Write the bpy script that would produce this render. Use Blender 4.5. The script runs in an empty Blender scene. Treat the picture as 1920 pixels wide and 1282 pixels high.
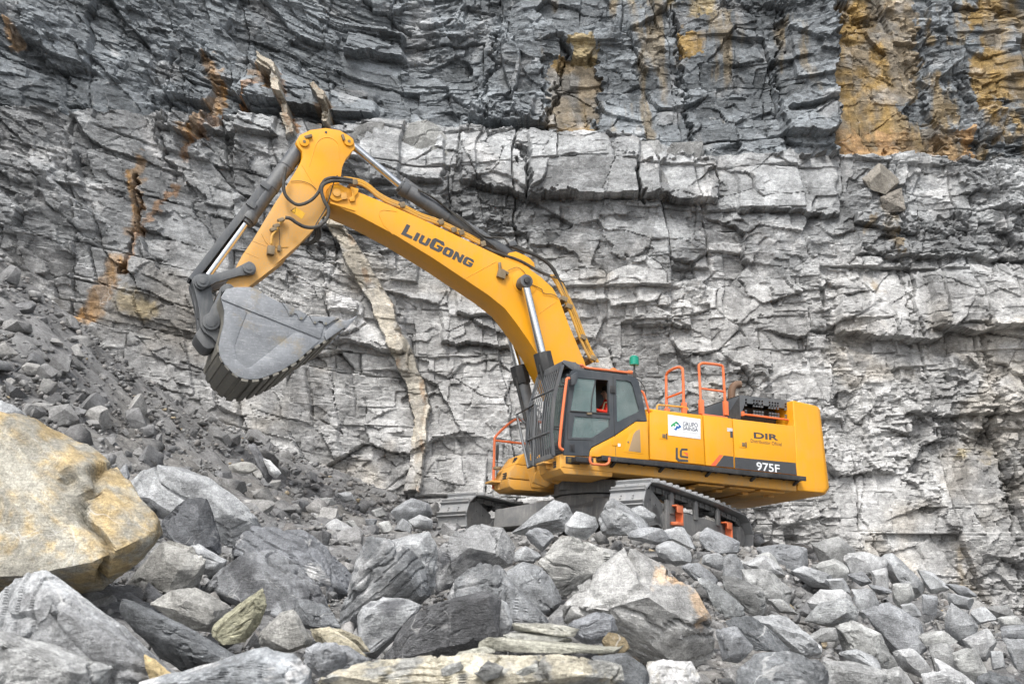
import bpy, bmesh, math, random
import numpy as np
from mathutils import Vector, Matrix

sc = bpy.context.scene
R_ = math.radians
# ------------------------------------------------------------------ camera, sky, sun, exposure
FPX, CX, CY, PITCH = 1900.0, 960.0, 641.0, R_(13.0)
CAMZ = 1.7
cam_data = bpy.data.cameras.new("camera"); cam = bpy.data.objects.new("camera", cam_data)
sc.collection.objects.link(cam); sc.camera = cam
cam_data.sensor_width = 36.0; cam_data.lens = 36.0 * FPX / 1920.0
cam_data.clip_start = 0.1; cam_data.clip_end = 2000.0
cam.location = (0, 0, CAMZ); cam.rotation_euler = (R_(90) + PITCH, 0, 0)
cam_data.dof.use_dof = True; cam_data.dof.focus_distance = 21.0; cam_data.dof.aperture_fstop = 5.6

SUN_EL, SUN_AZ = 52.0, 196.0          # compass-style: 0 = +Y (into the picture), clockwise
world = bpy.data.worlds.new("World"); sc.world = world; world.use_nodes = True
wn = world.node_tree; wn.nodes.clear()
sky = wn.nodes.new("ShaderNodeTexSky"); sky.sky_type = 'NISHITA'; sky.sun_disc = False
sky.sun_elevation = R_(SUN_EL); sky.sun_rotation = R_(SUN_AZ)
sky.air_density = 1.0; sky.dust_density = 4.0; sky.ozone_density = 1.0
hs = wn.nodes.new("ShaderNodeHueSaturation"); hs.inputs["Saturation"].default_value = 0.30
bg = wn.nodes.new("ShaderNodeBackground"); bg.inputs["Strength"].default_value = 0.15
wo = wn.nodes.new("ShaderNodeOutputWorld")
wn.links.new(sky.outputs[0], hs.inputs["Color"]); wn.links.new(hs.outputs[0], bg.inputs[0]); wn.links.new(bg.outputs[0], wo.inputs[0])
sd = bpy.data.lights.new("sun", 'SUN'); sun = bpy.data.objects.new("sun", sd); sc.collection.objects.link(sun)
sd.energy = 1.5; sd.angle = R_(14); sd.color = (1.0, 0.965, 0.91)
_a, _e = R_(SUN_AZ), R_(SUN_EL)
_to = Vector((math.sin(_a) * math.cos(_e), math.cos(_a) * math.cos(_e), math.sin(_e)))
sun.rotation_euler = _to.to_track_quat('Z', 'Y').to_euler(); sun.location = _to * 60
sc.view_settings.view_transform = 'Standard'; sc.view_settings.look = 'None'
sc.view_settings.gamma = 1.0; sc.view_settings.exposure = 0.76; sc.view_settings.use_curve_mapping = False

sc.cycles.use_denoising = True; sc.cycles.max_bounces = 5; sc.cycles.diffuse_bounces = 2; sc.cycles.use_adaptive_sampling = True; sc.cycles.adaptive_threshold = 0.03

# ------------------------------------------------------------------ measuring: photograph pixel -> place
_r = np.array([1., 0, 0]); _f = np.array([0, math.cos(PITCH), math.sin(PITCH)]); _u = np.array([0, -math.sin(PITCH), math.cos(PITCH)])
CAM = np.array([0, 0, CAMZ])
def ray(p): return ((p[0] - CX) / FPX) * _r - ((p[1] - CY) / FPX) * _u + _f
def W(px, py, d): return CAM + ray((px, py)) * d                    # world point at depth d
def project(P):
    q = np.asarray(P, float) - CAM; d = q @ _f
    return CX + FPX * (q @ _r) / d, CY - FPX * (q @ _u) / d, d
def crop(x0, y0, s): return lambda x, y: (x0 + x / s, y0 + y / s)
c1 = crop(320, 220, 4.5775); c2 = crop(320, 480, 4.2725); c3 = crop(600, 300, 3.2056); c4 = crop(880, 640, 4.579)
c5 = crop(1180, 660, 4.2725); c6 = crop(800, 840, 2.909); c7 = crop(0, 740, 2.3656); c8 = crop(560, 920, 2.8235); c9 = crop(1160, 920, 2.5263)

# ------------------------------------------------------------------ noise in numpy
_rng = np.random.default_rng(7)
_perm = _rng.permutation(4096).astype(np.int64); _pv = _rng.random(4096)
def h2(i, j, s=0): return _perm[(_perm[(_perm[(i + s * 131) & 4095] + j) & 4095] + s * 17) & 4095]
def rnd(i, j, s): return _pv[h2(i, j, s)]
def vnoise2(x, y, s=0):
    xi = np.floor(x).astype(np.int64); yi = np.floor(y).astype(np.int64); fx = x - xi; fy = y - yi
    fx = fx * fx * fx * (fx * (fx * 6 - 15) + 10); fy = fy * fy * fy * (fy * (fy * 6 - 15) + 10)
    a = rnd(xi, yi, s); b = rnd(xi + 1, yi, s); c = rnd(xi, yi + 1, s); d = rnd(xi + 1, yi + 1, s)
    return (a + (b - a) * fx) * (1 - fy) + (c + (d - c) * fx) * fy - 0.5
def fbm2(x, y, o=4, s=0, g=0.5, l=2.07):
    t = 0; a = 1.0; n = 0
    for k in range(o):
        t = t + a * vnoise2(x, y, s + k); n += a; a *= g; x = x * l + 3.1; y = y * l + 7.7
    return 2 * t / n
def vnoise3(p, s=0):
    i = np.floor(p).astype(np.int64); f = p - i; f = f * f * (3 - 2 * f); x, y, z = i.T; out = 0
    for dz in (0, 1):
        zz = h2(z + dz, z * 0 + 5, s + 3)
        wz = f[:, 2] if dz else 1 - f[:, 2]
        for dx in (0, 1):
            wx = f[:, 0] if dx else 1 - f[:, 0]
            for dy in (0, 1):
                wy = f[:, 1] if dy else 1 - f[:, 1]
                out = out + wx * wy * wz * rnd(x + dx + zz, y + dy, s)
    return out - 0.5
def fbm3(p, o=4, s=0, g=0.5):
    t = 0; a = 1.0; n = 0
    for k in range(o):
        t = t + a * vnoise3(p, s + k); n += a; a *= g; p = p * 2.03 + 5.3
    return 2 * t / n
def sstep(a, b, x): t = np.clip((x - a) / (b - a), 0, 1); return t * t * (3 - 2 * t)

# ------------------------------------------------------------------ materials
def new_mat(name):
    m = bpy.data.materials.new(name); m.use_nodes = True
    nt = m.node_tree; b = nt.nodes["Principled BSDF"]; return m, nt, b
def N(nt, t, **kw):
    n = nt.nodes.new(t)
    for k, v in kw.items():
        if k in n.inputs: n.inputs[k].default_value = v
        else: setattr(n, k, v)
    return n
def ramp(nt, fac, stops):
    r = nt.nodes.new("ShaderNodeValToRGB"); cr = r.color_ramp
    while len(cr.elements) < len(stops): cr.elements.new(0.5)
    for e, (p, c) in zip(cr.elements, stops):
        e.position = p; e.color = (c, c, c, 1) if isinstance(c, (int, float)) else (*c, 1)
    nt.links.new(fac, r.inputs[0]); return r.outputs[0]
def mix(nt, blend, fac, a, b):
    m = nt.nodes.new("ShaderNodeMix"); m.data_type = 'RGBA'; m.blend_type = blend
    for s, v in ((m.inputs[0], fac), (m.inputs[6], a), (m.inputs[7], b)):
        if hasattr(v, "is_output"): nt.links.new(v, s)
        elif isinstance(v, (int, float)): s.default_value = v if s.type == 'VALUE' else (v, v, v, 1)
        else: s.default_value = (*v, 1)
    return m.outputs[2]

def rock_material(name, scale=1.0, bump=0.5, attr=True, base=(0.3, 0.3, 0.3), vein=0.5, objvar=False, speck=1.0, world=True):
    m, nt, b = new_mat(name); L = nt.links
    geo = N(nt, "ShaderNodeNewGeometry"); tc = N(nt, "ShaderNodeTexCoord")
    co = geo.outputs["Position"] if world else tc.outputs["Object"]
    mp = N(nt, "ShaderNodeMapping"); L.new(co, mp.inputs[0]); mp.inputs["Scale"].default_value = (scale,) * 3
    oi = N(nt, "ShaderNodeObjectInfo")
    if not world:
        vm = N(nt, "ShaderNodeVectorMath", operation='SCALE'); L.new(oi.outputs["Random"], vm.inputs["Scale"]); vm.inputs[0].default_value = (37, 53, 71)
        L.new(vm.outputs[0], mp.inputs["Location"])
    P = mp.outputs[0]
    n1 = N(nt, "ShaderNodeTexNoise", Scale=1.3, Detail=4.0, Roughness=0.66); L.new(P, n1.inputs["Vector"])
    n2 = N(nt, "ShaderNodeTexNoise", Scale=9.0, Detail=4.0, Roughness=0.7); L.new(P, n2.inputs["Vector"])
    ms = N(nt, "ShaderNodeMapping"); ms.inputs["Scale"].default_value = (1.0, 1.0, 4.5); ms.inputs["Rotation"].default_value = (0.12, 0.2, 0); L.new(P, ms.inputs[0])
    n3 = N(nt, "ShaderNodeTexNoise", Scale=7.0, Detail=5.0, Roughness=0.72, Distortion=0.6); L.new(ms.outputs[0], n3.inputs["Vector"])
    if attr:
        at = N(nt, "ShaderNodeAttribute"); at.attribute_name = "Col"; col = at.outputs["Color"]
    else: col = mix(nt, 'MIX', 0.0, base, base)
    if objvar:
        v = ramp(nt, oi.outputs["Random"], [(0, (0.62, 0.63, 0.65)), (0.45, (0.95, 0.95, 0.95)), (0.8, (1.15, 1.14, 1.12)), (1, (1.35, 1.33, 1.28))])
        col = mix(nt, 'MULTIPLY', 1.0, col, v)
    col = mix(nt, 'MULTIPLY', 1.0, col, ramp(nt, n1.outputs[0], [(0.25, 0.62), (0.5, 1.0), (0.75, 1.42)]))
    col = mix(nt, 'MULTIPLY', 1.0, col, ramp(nt, n2.outputs[0], [(0.3, 0.72), (0.5, 1.0), (0.72, 1.32)]))
    col = mix(nt, 'MULTIPLY', speck, col, ramp(nt, n3.outputs[0], [(0.3, 0.66), (0.5, 1.0), (0.7, 1.34)]))
    n5 = N(nt, "ShaderNodeTexNoise", Scale=38.0, Detail=3.0, Roughness=0.75); L.new(P, n5.inputs["Vector"])
    col = mix(nt, 'MULTIPLY', 1.0, col, ramp(nt, n5.outputs[0], [(0.32, 0.70), (0.5, 1.0), (0.68, 1.30)]))
    # pale calcite / dust smears and thin veins
    n4 = N(nt, "ShaderNodeTexNoise", Scale=2.6, Detail=5.0, Roughness=0.75, Distortion=1.2); L.new(P, n4.inputs["Vector"])
    col = mix(nt, 'MIX', mul(nt, ramp(nt, n4.outputs[0], [(0.60, 0.0), (0.72, 1.0)]), 0.55 * vein), col, (0.52, 0.53, 0.54))
    vo = N(nt, "ShaderNodeTexVoronoi", Scale=1.1, feature='DISTANCE_TO_EDGE'); 
    wv = N(nt, "ShaderNodeVectorMath", operation='ADD'); ns = N(nt, "ShaderNodeTexNoise", Scale=1.2, Detail=2.0); L.new(P, ns.inputs["Vector"])
    sc_ = N(nt, "ShaderNodeVectorMath", operation='SCALE'); sc_.inputs["Scale"].default_value = 1.4; L.new(ns.outputs["Color"], sc_.inputs[0])
    L.new(P, wv.inputs[0]); L.new(sc_.outputs[0], wv.inputs[1]); L.new(wv.outputs[0], vo.inputs["Vector"])
    vm_ = mulv(nt, ramp(nt, vo.outputs["Distance"], [(0.0, 1.0), (0.012, 0.0)]), ramp(nt, n1.outputs[0], [(0.5, 0.0), (0.62, 1.0)]))
    col = mix(nt, 'MIX', mul(nt, vm_, 0.8 * vein), col, (0.66, 0.66, 0.65))
    L.new(col, b.inputs["Base Color"])
    b.inputs["Roughness"].default_value = 0.88; b.inputs["Specular IOR Level"].default_value = 0.25
    # relief: grain, lamination, fine cracks
    hsum = add(nt, add(nt, mul(nt, n2.outputs[0], 0.9), mul(nt, n3.outputs[0], 0.8)), mul(nt, n5.outputs[0], 0.28))
    bp = N(nt, "ShaderNodeBump", Strength=bump, Distance=0.06 / scale); L.new(hsum, bp.inputs["Height"]); L.new(bp.outputs[0], b.inputs["Normal"])
    return m
def _math(nt, op, a, b):
    n = nt.nodes.new("ShaderNodeMath"); n.operation = op
    for s, v in ((n.inputs[0], a), (n.inputs[1], b)):
        if hasattr(v, "is_output"): nt.links.new(v, s)
        else: s.default_value = v
    return n.outputs[0]
def mul(nt, a, b): return _math(nt, 'MULTIPLY', a, b)
def mulv(nt, a, b): return _math(nt, 'MULTIPLY', a, b)
def add(nt, a, b): return _math(nt, 'ADD', a, b)

def link_mesh(name, verts, faces, mat=None, parent=None, smooth=None, col=None):
    me = bpy.data.meshes.new(name)
    if isinstance(verts, np.ndarray) and isinstance(faces, np.ndarray):
        k = faces.shape[1]
        me.vertices.add(len(verts)); me.vertices.foreach_set("co", verts.astype(np.float32).ravel())
        me.loops.add(faces.size); me.loops.foreach_set("vertex_index", faces.astype(np.int32).ravel())
        me.polygons.add(len(faces)); me.polygons.foreach_set("loop_start", (np.arange(len(faces)) * k).astype(np.int32))
        me.update(calc_edges=True); me.validate()
    else: me.from_pydata([tuple(v) for v in verts], [], [tuple(f) for f in faces]); me.update()
    if col is not None:
        at = me.color_attributes.new("Col", 'FLOAT_COLOR', 'POINT')
        c = np.ones((len(me.vertices), 4), np.float32); c[:, :3] = col; at.data.foreach_set("color", c.ravel())
    if smooth is not None:
        me.polygons.foreach_set("use_smooth", np.ones(len(me.polygons), bool))
        if smooth < 180: me.set_sharp_from_angle(angle=R_(smooth))
    if mat: me.materials.append(mat)
    o = bpy.data.objects.new(name, me); sc.collection.objects.link(o)
    if parent: o.parent = parent
    return o
def tag(o, label=None, cat=None, group=None, kind=None):
    if label: o["label"] = label
    if cat: o["category"] = cat
    if group: o["group"] = group
    if kind: o["kind"] = kind
    return o
# ================================================================== the quarry face
def cells1(x, s, jit=0.75, row=None):
    i = np.floor(x).astype(np.int64); z = np.zeros_like(i) if row is None else row
    b = lambda k: k + jit * (rnd(k, z, s) - 0.5)
    i = np.where(x < b(i), i - 1, i); i = np.where(x >= b(i + 1), i + 1, i)
    lo, hi = b(i), b(i + 1)
    return i, (x - lo), (hi - x), 0.5 * (lo + hi)
def vor2(x, y, s, jit=0.9):
    xi = np.floor(x).astype(np.int64); yi = np.floor(y).astype(np.int64)
    F1 = np.full(x.shape, 9.); F2 = np.full(x.shape, 9.); ci = np.zeros_like(xi); cj = np.zeros_like(xi); ax = np.zeros_like(x); ay = np.zeros_like(x)
    for dx in (-1, 0, 1):
        for dy in (-1, 0, 1):
            i, j = xi + dx, yi + dy
            px = i + 0.5 + jit * (rnd(i, j, s) - 0.5); py = j + 0.5 + jit * (rnd(i, j, s + 50) - 0.5)
            d = np.hypot(x - px, y - py); n = d < F1
            F2 = np.where(n, F1, np.minimum(F2, d)); F1 = np.where(n, d, F1)
            ci = np.where(n, i, ci); cj = np.where(n, j, cj); ax = np.where(n, px, ax); ay = np.where(n, py, ay)
    return ci, cj, F2 - F1, x - ax, y - ay
def cliff_base_y(X, Z):
    """plan of the quarry face: nearly across the view, swinging forward on the talus side, leaning back a little"""
    Y = 30.5 + 0.05 * (X - 2) * (X > 2) - 0.30 * np.clip(-3 - X, 0, None) - 0.012 * np.clip(-5 - X, 0, None) ** 2
    return Y + 0.07 * np.clip(Z, -4, 40)
def in_poly(px, py, poly):
    r = np.zeros(px.shape, bool); n = len(poly)
    for k in range(n):
        (x1, y1), (x2, y2) = poly[k], poly[(k + 1) % n]
        if y1 == y2: continue
        c = ((y1 > py) != (y2 > py)) & (px < (x2 - x1) * (py - y1) / (y2 - y1) + x1); r ^= c
    return r
def seg_dist(px, py, pts):
    D = np.full(px.shape, 1e9)
    for (x1, y1), (x2, y2) in zip(pts[:-1], pts[1:]):
        t = np.clip(((px - x1) * (x2 - x1) + (py - y1) * (y2 - y1)) / ((x2 - x1) ** 2 + (y2 - y1) ** 2), 0, 1)
        D = np.minimum(D, np.hypot(px - x1 - t * (x2 - x1), py - y1 - t * (y2 - y1)))
    return D
def make_cliff():
    st = 0.036
    us = np.concatenate([np.linspace(-30, -17.2, 60), np.arange(-17, 18, st), np.linspace(18.2, 34, 70)])
    vs = np.concatenate([np.linspace(-4, -1.6, 14), np.arange(-1.5, 23.2, st), np.linspace(23.4, 31, 40)])
    U, V = np.meshgrid(us, vs)
    Yb = cliff_base_y(U, V)
    px, py, dep = project(np.stack([U, Yb, V + 0 * U], -1))
    w1 = fbm2(U * 0.35, V * 0.35, 3, 11); w2 = fbm2(U * 0.35 + 40, V * 0.35, 3, 17)
    wf = fbm2(U * 1.6, V * 1.6, 3, 23); wg = fbm2(U * 1.6 + 9, V * 1.6 + 5, 3, 29)
    # pixel-plane coordinates with a ragged edge, to lay out the beds and stains that the photograph shows
    qx = px + 14 * wf + 10 * fbm2(U * 6, V * 6, 2, 91); qy = py + 14 * wg + 10 * fbm2(U * 6, V * 6, 2, 95)
    dipL = sstep(-2.0, -9.0, U)                                     # beds dip on the talus side
    v0 = V + 0.20 * dipL * (U + 4) - 0.02 * U + 0.13 * w1 + 0.025 * wf
    u0 = U + 0.25 * (V - 6) * dipL + 0.22 * w2 + 0.03 * wg
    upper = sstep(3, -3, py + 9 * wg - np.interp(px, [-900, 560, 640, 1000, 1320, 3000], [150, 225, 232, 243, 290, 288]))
    massive = np.zeros_like(U)                                       # smooth big blocks under the bench
    for poly in ([(650, 235), (720, 225), (850, 232), (860, 300), (830, 345), (700, 350)],
                 [(855, 255), (1000, 243), (1150, 300), (1195, 320), (1185, 380), (990, 375), (870, 340)],
                 [(1190, 310), (1330, 310), (1330, 380), (1195, 375)], [(1150, 265), (1320, 262), (1320, 305), (1170, 310)],
                 [(1330, 295), (1610, 292), (1570, 400), (1375, 395)], [(1570, 20), (1710, 0), (1740, 120), (1690, 290), (1570, 280)],
                 [(620, 30), (750, 50), (745, 170), (640, 165)], [(1030, 70), (1130, 80), (1110, 245), (1030, 245)], [(100, 120), (250, 140), (300, 260), (150, 190)],
                 [(1610, 520), (1730, 515), (1745, 620), (1640, 622)], [(1560, 900), (1690, 885), (1700, 1000), (1575, 1010)], [(1740, 850), (1885, 845), (1880, 965), (1760, 960)], [(480, 290), (610, 300), (570, 400), (470, 380)], [(290, 400), (420, 395), (440, 560), (330, 520)], [(1690, 330), (1800, 325), (1820, 400), (1700, 410)], [(1440, 690), (1560, 680), (1570, 760), (1450, 770)], [(1120, 420), (1290, 410), (1300, 470), (1140, 480)], [(850, 850), (930, 860), (920, 940), (850, 930)], [(1640, 960), (1760, 965), (1790, 1080), (1680, 1080)], [(1320, 540), (1440, 530), (1450, 600), (1330, 610)], [(660, 560), (740, 560), (760, 640), (680, 650)]):
        massive = np.maximum(massive, in_poly(qx, qy, poly) * 1.0)
    shat = sstep(-0.25, 0.45, fbm2(U * 0.22 + 3, V * 0.3 + 8, 3, 61))  # shattered where high
    rough = (0.55 + 0.75 * shat) * (1 - 0.72 * massive)
    macro = 0.55 * fbm2(U * 0.12, V * 0.14, 3, 31); disp = macro.copy()
    # beds and joints
    bi, a, b, bc = cells1(v0 / 1.25, 3)
    ji, ja, jb, jc = cells1(u0 / 2.3 + 0.37 * bi, 5, 0.8, bi)
    r0, r1, r2, r3 = (rnd(bi, ji, k) for k in (71, 72, 73, 74))
    disp += 0.17 * (r0 - 0.5) + 0.15 * (rnd(bi, bi * 0, 75) - 0.5) + 0.20 * (r1 - 0.35) * (v0 / 1.25 - bc) + 0.30 * (r2 - 0.5) * (u0 / 2.3 + 0.37 * bi - jc)
    crackw = np.minimum(np.minimum(a, b) * 1.25, np.minimum(ja, jb) * 2.3)
    gate = sstep(-0.05, 0.25, fbm2(U * 0.45 + 31, V * 0.45, 3, 211))
    crk = sstep(0.055, 0.0, crackw + 0.03 * wf) * (r3 > 0.45) * gate
    disp -= 0.16 * crk
    # big irregular blocks, each with its own broken face
    iA, jA, eA, xA, yA = vor2(u0 / 1.55 + 0.10 * wf, v0 / 1.15 + 0.10 * wg, 221, 1.0)
    A0, A1, A2, A3 = (rnd(iA, jA, k) for k in (231, 232, 233, 234))
    disp += (1 - 0.6 * massive) * (0.32 * (A0 - 0.5) + 0.56 * (A1 - 0.5) * xA + 0.46 * (A2 - 0.5) * yA)
    disp -= 0.09 * sstep(0.035, 0.0, eA + 0.03 * wf) * (A3 > 0.5)
    # upright joint sets split the wall into pillars
    kc, ka, kb, kk = cells1((U + 0.10 * V + 0.5 * w2) / 2.7 + 50, 245, 0.85)
    ks_ = cells1(V / 4.2 + 0.3 * rnd(kc, kc * 0, 246), 247)[0]
    disp += 0.34 * (rnd(kc, ks_, 248) - .5) + 0.30 * (rnd(kc, ks_, 249) - .5) * ((U + 0.10 * V + 0.5 * w2) / 2.7 + 50 - kk) * 2
    disp -= 0.14 * sstep(0.05, 0.0, np.minimum(ka, kb) * 2.7 + .03 * wf) * (rnd(kc, ks_, 250) > .4)
    # second generation of blocks: thinner beds
    bi2, a2, b2, bc2 = cells1(v0 / 0.42 + 0.3 * w2, 13, 0.8)
    ji2, ja2, jb2, jc2 = cells1(u0 / 1.05 + 0.61 * bi2 + 0.3 * w1, 15, 0.85, bi2)
    s0, s1, s2, s3 = (rnd(bi2, ji2, k) for k in (81, 82, 83, 84))
    disp += rough * (0.09 * (s0 - 0.5) + 0.12 * (s1 - 0.5) * (v0 / 0.42 + 0.3 * w2 - bc2) + 0.26 * (s2 - 0.5) * (u0 / 1.05 + 0.61 * bi2 + 0.3 * w1 - jc2))
    cr2 = np.minimum(np.minimum(a2, b2) * 0.42, np.minimum(ja2, jb2) * 1.05)
    crk2 = sstep(0.035, 0.0, cr2 + 0.014 * wg) * (s3 > 0.6) * sstep(0.05, -0.2, fbm2(U * 0.6, V * 0.6 + 77, 3, 215))
    disp -= 0.06 * rough * crk2
    # conchoidal facets
    zz = np.where(rnd(iA, jA, 241) > .55, 0.72, np.where(rnd(iA, jA, 241) > .25, 0.46, 1.15)); sk = 0.9 * (rnd(iA, jA, 243) - .5)
    i3, j3, e3, x3, y3 = vor2((u0 + sk * v0) / zz + 0.12 * wf, (v0 - .4 * sk * u0) / (zz * .7) + 0.12 * wg, 101)
    t0, t1, t2 = (rnd(i3, j3, k) for k in (111, 112, 113))
    disp += rough * (0.13 * (t0 - 0.5) + 0.36 * (t1 - 0.5) * x3 + 0.30 * (t2 - 0.5) * y3)
    i4, j4, e4, x4, y4 = vor2(u0 / 0.30 + 0.15 * wg, v0 / 0.19 + 0.15 * wf, 121)
    q0, q1, q2 = (rnd(i4, j4, k) for k in (131, 132, 133))
    disp += rough * (0.055 * (q0 - 0.5) + 0.16 * (q1 - 0.5) * x4 + 0.14 * (q2 - 0.5) * y4) * (0.4 + 0.9 * shat)
    crk4 = sstep(0.06, 0.0, e4) * (q0 > 0.5); disp -= 0.03 * rough * crk4
    i5, j5, e5, x5, y5 = vor2(u0 / 0.15, v0 / 0.075, 141)
    disp += rough * (0.020 * (rnd(i5, j5, 151) - 0.5) + 0.05 * (rnd(i5, j5, 152) - 0.5) * y5 + 0.04 * (rnd(i5, j5, 153) - 0.5) * x5)
    # thin lamination
    lam = np.abs(((v0 * 5.5 + 1.2 * wf + 2 * w1) % 1.0) - 0.5) * 2
    disp += 0.012 * rough * (lam - 0.5) * sstep(-0.1, 0.3, fbm2(U * 0.5, V * 0.9, 2, 171))
    disp += 0.025 * fbm2(U * 5, V * 7, 4, 181) * (0.5 + 0.5 * rough)
    # the bench: the upper face stands back
    disp -= 0.80 * upper
    # cream vein slabs stand out of the face as ribs
    ribs = ((([(600, 395), (634, 412), (690, 490), (738, 580), (780, 675), (806, 760), (800, 850), (788, 925)], [(600, 395), (622, 440), (668, 525), (712, 605), (752, 695), (776, 790), (770, 860), (760, 925)]), .40), (([(480, 95), (515, 120), (540, 190), (556, 262)], [(480, 120), (507, 140), (526, 200), (543, 270)]), .45), (([(596, 160), (615, 190), (618, 240)], [(583, 165), (602, 200), (606, 240)]), .45))
    ribm = np.zeros_like(U)
    for (ra, rb), am in ribs:
        m = in_poly(px + 8 * wf, py + 8 * wg, ra + rb[::-1]) * 1.0; disp = np.where(m > 0, (disp - macro) * .45 + macro + am, disp); ribm = np.maximum(ribm, m)
    # named overhangs: (x0,y0,x1,y1, how far the rock above stands out, how high that reaches in px)
    for x0, y0, x1, y1, am, hh in ((990, 378, 1190, 381, .62, 150), (1195, 378, 1345, 388, .5, 90), (700, 352, 830, 350, .35, 120), (860, 345, 985, 372, .35, 95),
                                   (1573, 626, 1760, 640, .55, 130), (1740, 622, 1930, 621, .6, 120), (1690, 776, 1915, 775, .35, 60), (1380, 396, 1570, 402, .3, 100), (1600, 480, 1930, 492, .3, 70),
                                   (880, 222, 1000, 215, .5, 70), (640, 72, 750, 80, .55, 60), (440, 178, 700, 215, .5, 80), (300, 165, 380, 178, .5, 70), (300, 235, 370, 262, .4, 60), (360, 240, 520, 262, .35, 60),
                                   (1470, 245, 1568, 250, .5, 60), (1490, 190, 1568, 182, .35, 60), (1190, 600, 1300, 610, .3, 60), (830, 640, 960, 655, .35, 70), (620, 640, 760, 665, .35, 80), (860, 590, 960, 600, .3, 50)):
        ln = y0 + (y1 - y0) * (px - x0) / (x1 - x0); t = (ln - (py + 9 * wg))
        ex = px + 9 * wf; edge = sstep(x0 - 3, x0 + 3, ex) * sstep(x1 + 3, x1 - 3, ex)
        disp += am * edge * (t > 0) * np.clip(1 - t / hh, 0, 1) ** 0.7
        disp -= 0.12 * edge * sstep(-16, 0, t) * (t <= 0)
    # upright edges: the dark block stands out beside the ochre face, joints run up the wall
    t = 1572 - qx; e = (qy < 292) * (t > 0); disp += 0.75 * e * np.clip(1 - t / 130, 0, 1)
    disp -= 0.30 * in_poly(qx, qy, [(1572, -60), (1760, -60), (1750, 120), (1790, 285), (1572, 285)])
    disp -= 0.25 * in_poly(qx, qy, [(1020, 70), (1130, 75), (1120, 250), (1020, 250)])
    for pts, dp in (([(1190, 312), (1196, 380)], .5), ([(985, 300), (968, 270), (990, 345), (992, 376)], .35), ([(1480, -40), (1470, 60), (1475, 230)], .3), ([(1680, 260), (1660, 420), (1700, 560), (1715, 640)], .15), ([(935, 20), (905, 170), (925, 240)], .25),
                    ([(298, 80), (300, 160), (312, 235)], .3), ([(270, 160), (300, 230), (320, 330)], .25), ([(262, 330), (255, 430), (235, 520)], .45), ([(1265, -20), (1280, 60), (1300, 250)], .3), ([(1880, 860), (1900, 960), (1915, 1080)], .3), ([(1830, 600), (1860, 720), (1850, 800)], .2), ([(1060, 40), (1045, 150), (1020, 240)], .3)):
        d = seg_dist(qx, qy, pts); disp -= dp * sstep(5, 1, d)
    # ---------------------------------------------------------------- colour of the stone itself
    g = 0.208 + 0.06 * (r0 - .5) + 0.11 * (A0 - .5) + 0.06 * (s0 - .5) + 0.09 * (t0 - .5) + 0.07 * (q0 - .5)
    low = sstep(420, 560, py + 60 * w1)                              # dusty, paler lower face
    pale = np.clip(0.115 * low + 0.075 * massive * (1 - upper), 0, 1) * sstep(150, 520, px + 40 * w1)
    g = g + pale + 0.05 * sstep(0.0, 0.5, fbm2(U * 0.4, V * 0.5, 4, 191)) * (1 - upper)
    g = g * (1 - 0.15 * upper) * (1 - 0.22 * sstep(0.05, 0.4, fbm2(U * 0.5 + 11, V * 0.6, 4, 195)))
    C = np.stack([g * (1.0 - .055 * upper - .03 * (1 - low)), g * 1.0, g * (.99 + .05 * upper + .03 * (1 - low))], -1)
    
    warm = (low * sstep(0.0, 0.35, fbm2(U * 0.45 + 2, V * 0.45, 4, 197)))[..., None]
    C = C * (1 - warm) + warm * C * np.array([1.05, 1.0, 0.93])
    def stain(mask, rgb, k=1.0):
        nonlocal C
        m = np.clip(mask * k, 0, 1)[..., None]; C = C * (1 - m) + np.array(rgb) * (0.75 + 0.9 * (s0 * .4 + q0 * .3 + t0 * .3 - .5))[..., None] * m
    brk = sstep(-0.28, 0.12, fbm2(U * 1.1, V * 0.8, 5, 201)); brk2 = sstep(-0.1, 0.25, fbm2(U * 1.3 + 7, V * 1.0, 5, 205))
    OC, OR, CREAM = (0.345, 0.235, 0.095), (0.30, 0.165, 0.075), (0.56, 0.51, 0.42)
    fib = sstep(-0.25, 0.25, fbm2(U * 7.5 + 1.5 * V, V * 1.1, 4, 261)); blot = sstep(-0.20, 0.22, fbm2(U * 0.55, V * 0.42, 5, 265)); seam = sstep(-0.1, 0.3, fbm2(U * 3.2, V * 0.5, 4, 269))
    stain(in_poly(qx, qy, [(1572, -60), (1720, -60), (1752, 80), (1745, 150), (1700, 180), (1760, 210), (1830, 240), (1840, 275), (1690, 292), (1572, 288)]) * (0.55 + 0.45 * blot) * (0.5 + 0.5 * brk), OC)
    stain(in_poly(qx + 30 * w2, qy, [(1700, -60), (1990, -60), (1990, 285), (1700, 285)]) * brk2 * seam, (0.30, 0.22, 0.11), 0.75)
    stain((upper > .5) * (px > 1000) * sstep(0.1, 0.35, fbm2(U * 0.8 + 17, V * 0.35, 5, 271)) * seam, (0.29, 0.22, 0.12), 0.6)
    stain(in_poly(qx, qy, [(1580, 215), (1840, 225), (1860, 290), (1590, 292)]) * brk * (.4 + .6 * blot), (0.42, 0.27, 0.14))
    stain(in_poly(qx, qy, [(1840, -60), (1990, -60), (1990, 280), (1880, 250), (1850, 130)]) * brk2 * (.4 + .6 * blot), OC)
    stain(in_poly(qx, qy, [(1035, 65), (1130, 85), (1115, 250), (1025, 248)]) * (0.5 + 0.5 * blot) * (.4 + .6 * brk), OC, 0.95)
    stain(in_poly(qx, qy, [(1180, -30), (1400, -30), (1390, 12), (1260, 14)]) * brk2, (0.48, 0.36, 0.15))
    stain(in_poly(qx, qy, [(1075, 30), (1120, 40), (1130, 85), (1075, 80)]), (0.44, 0.34, 0.17), 0.8)
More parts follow.
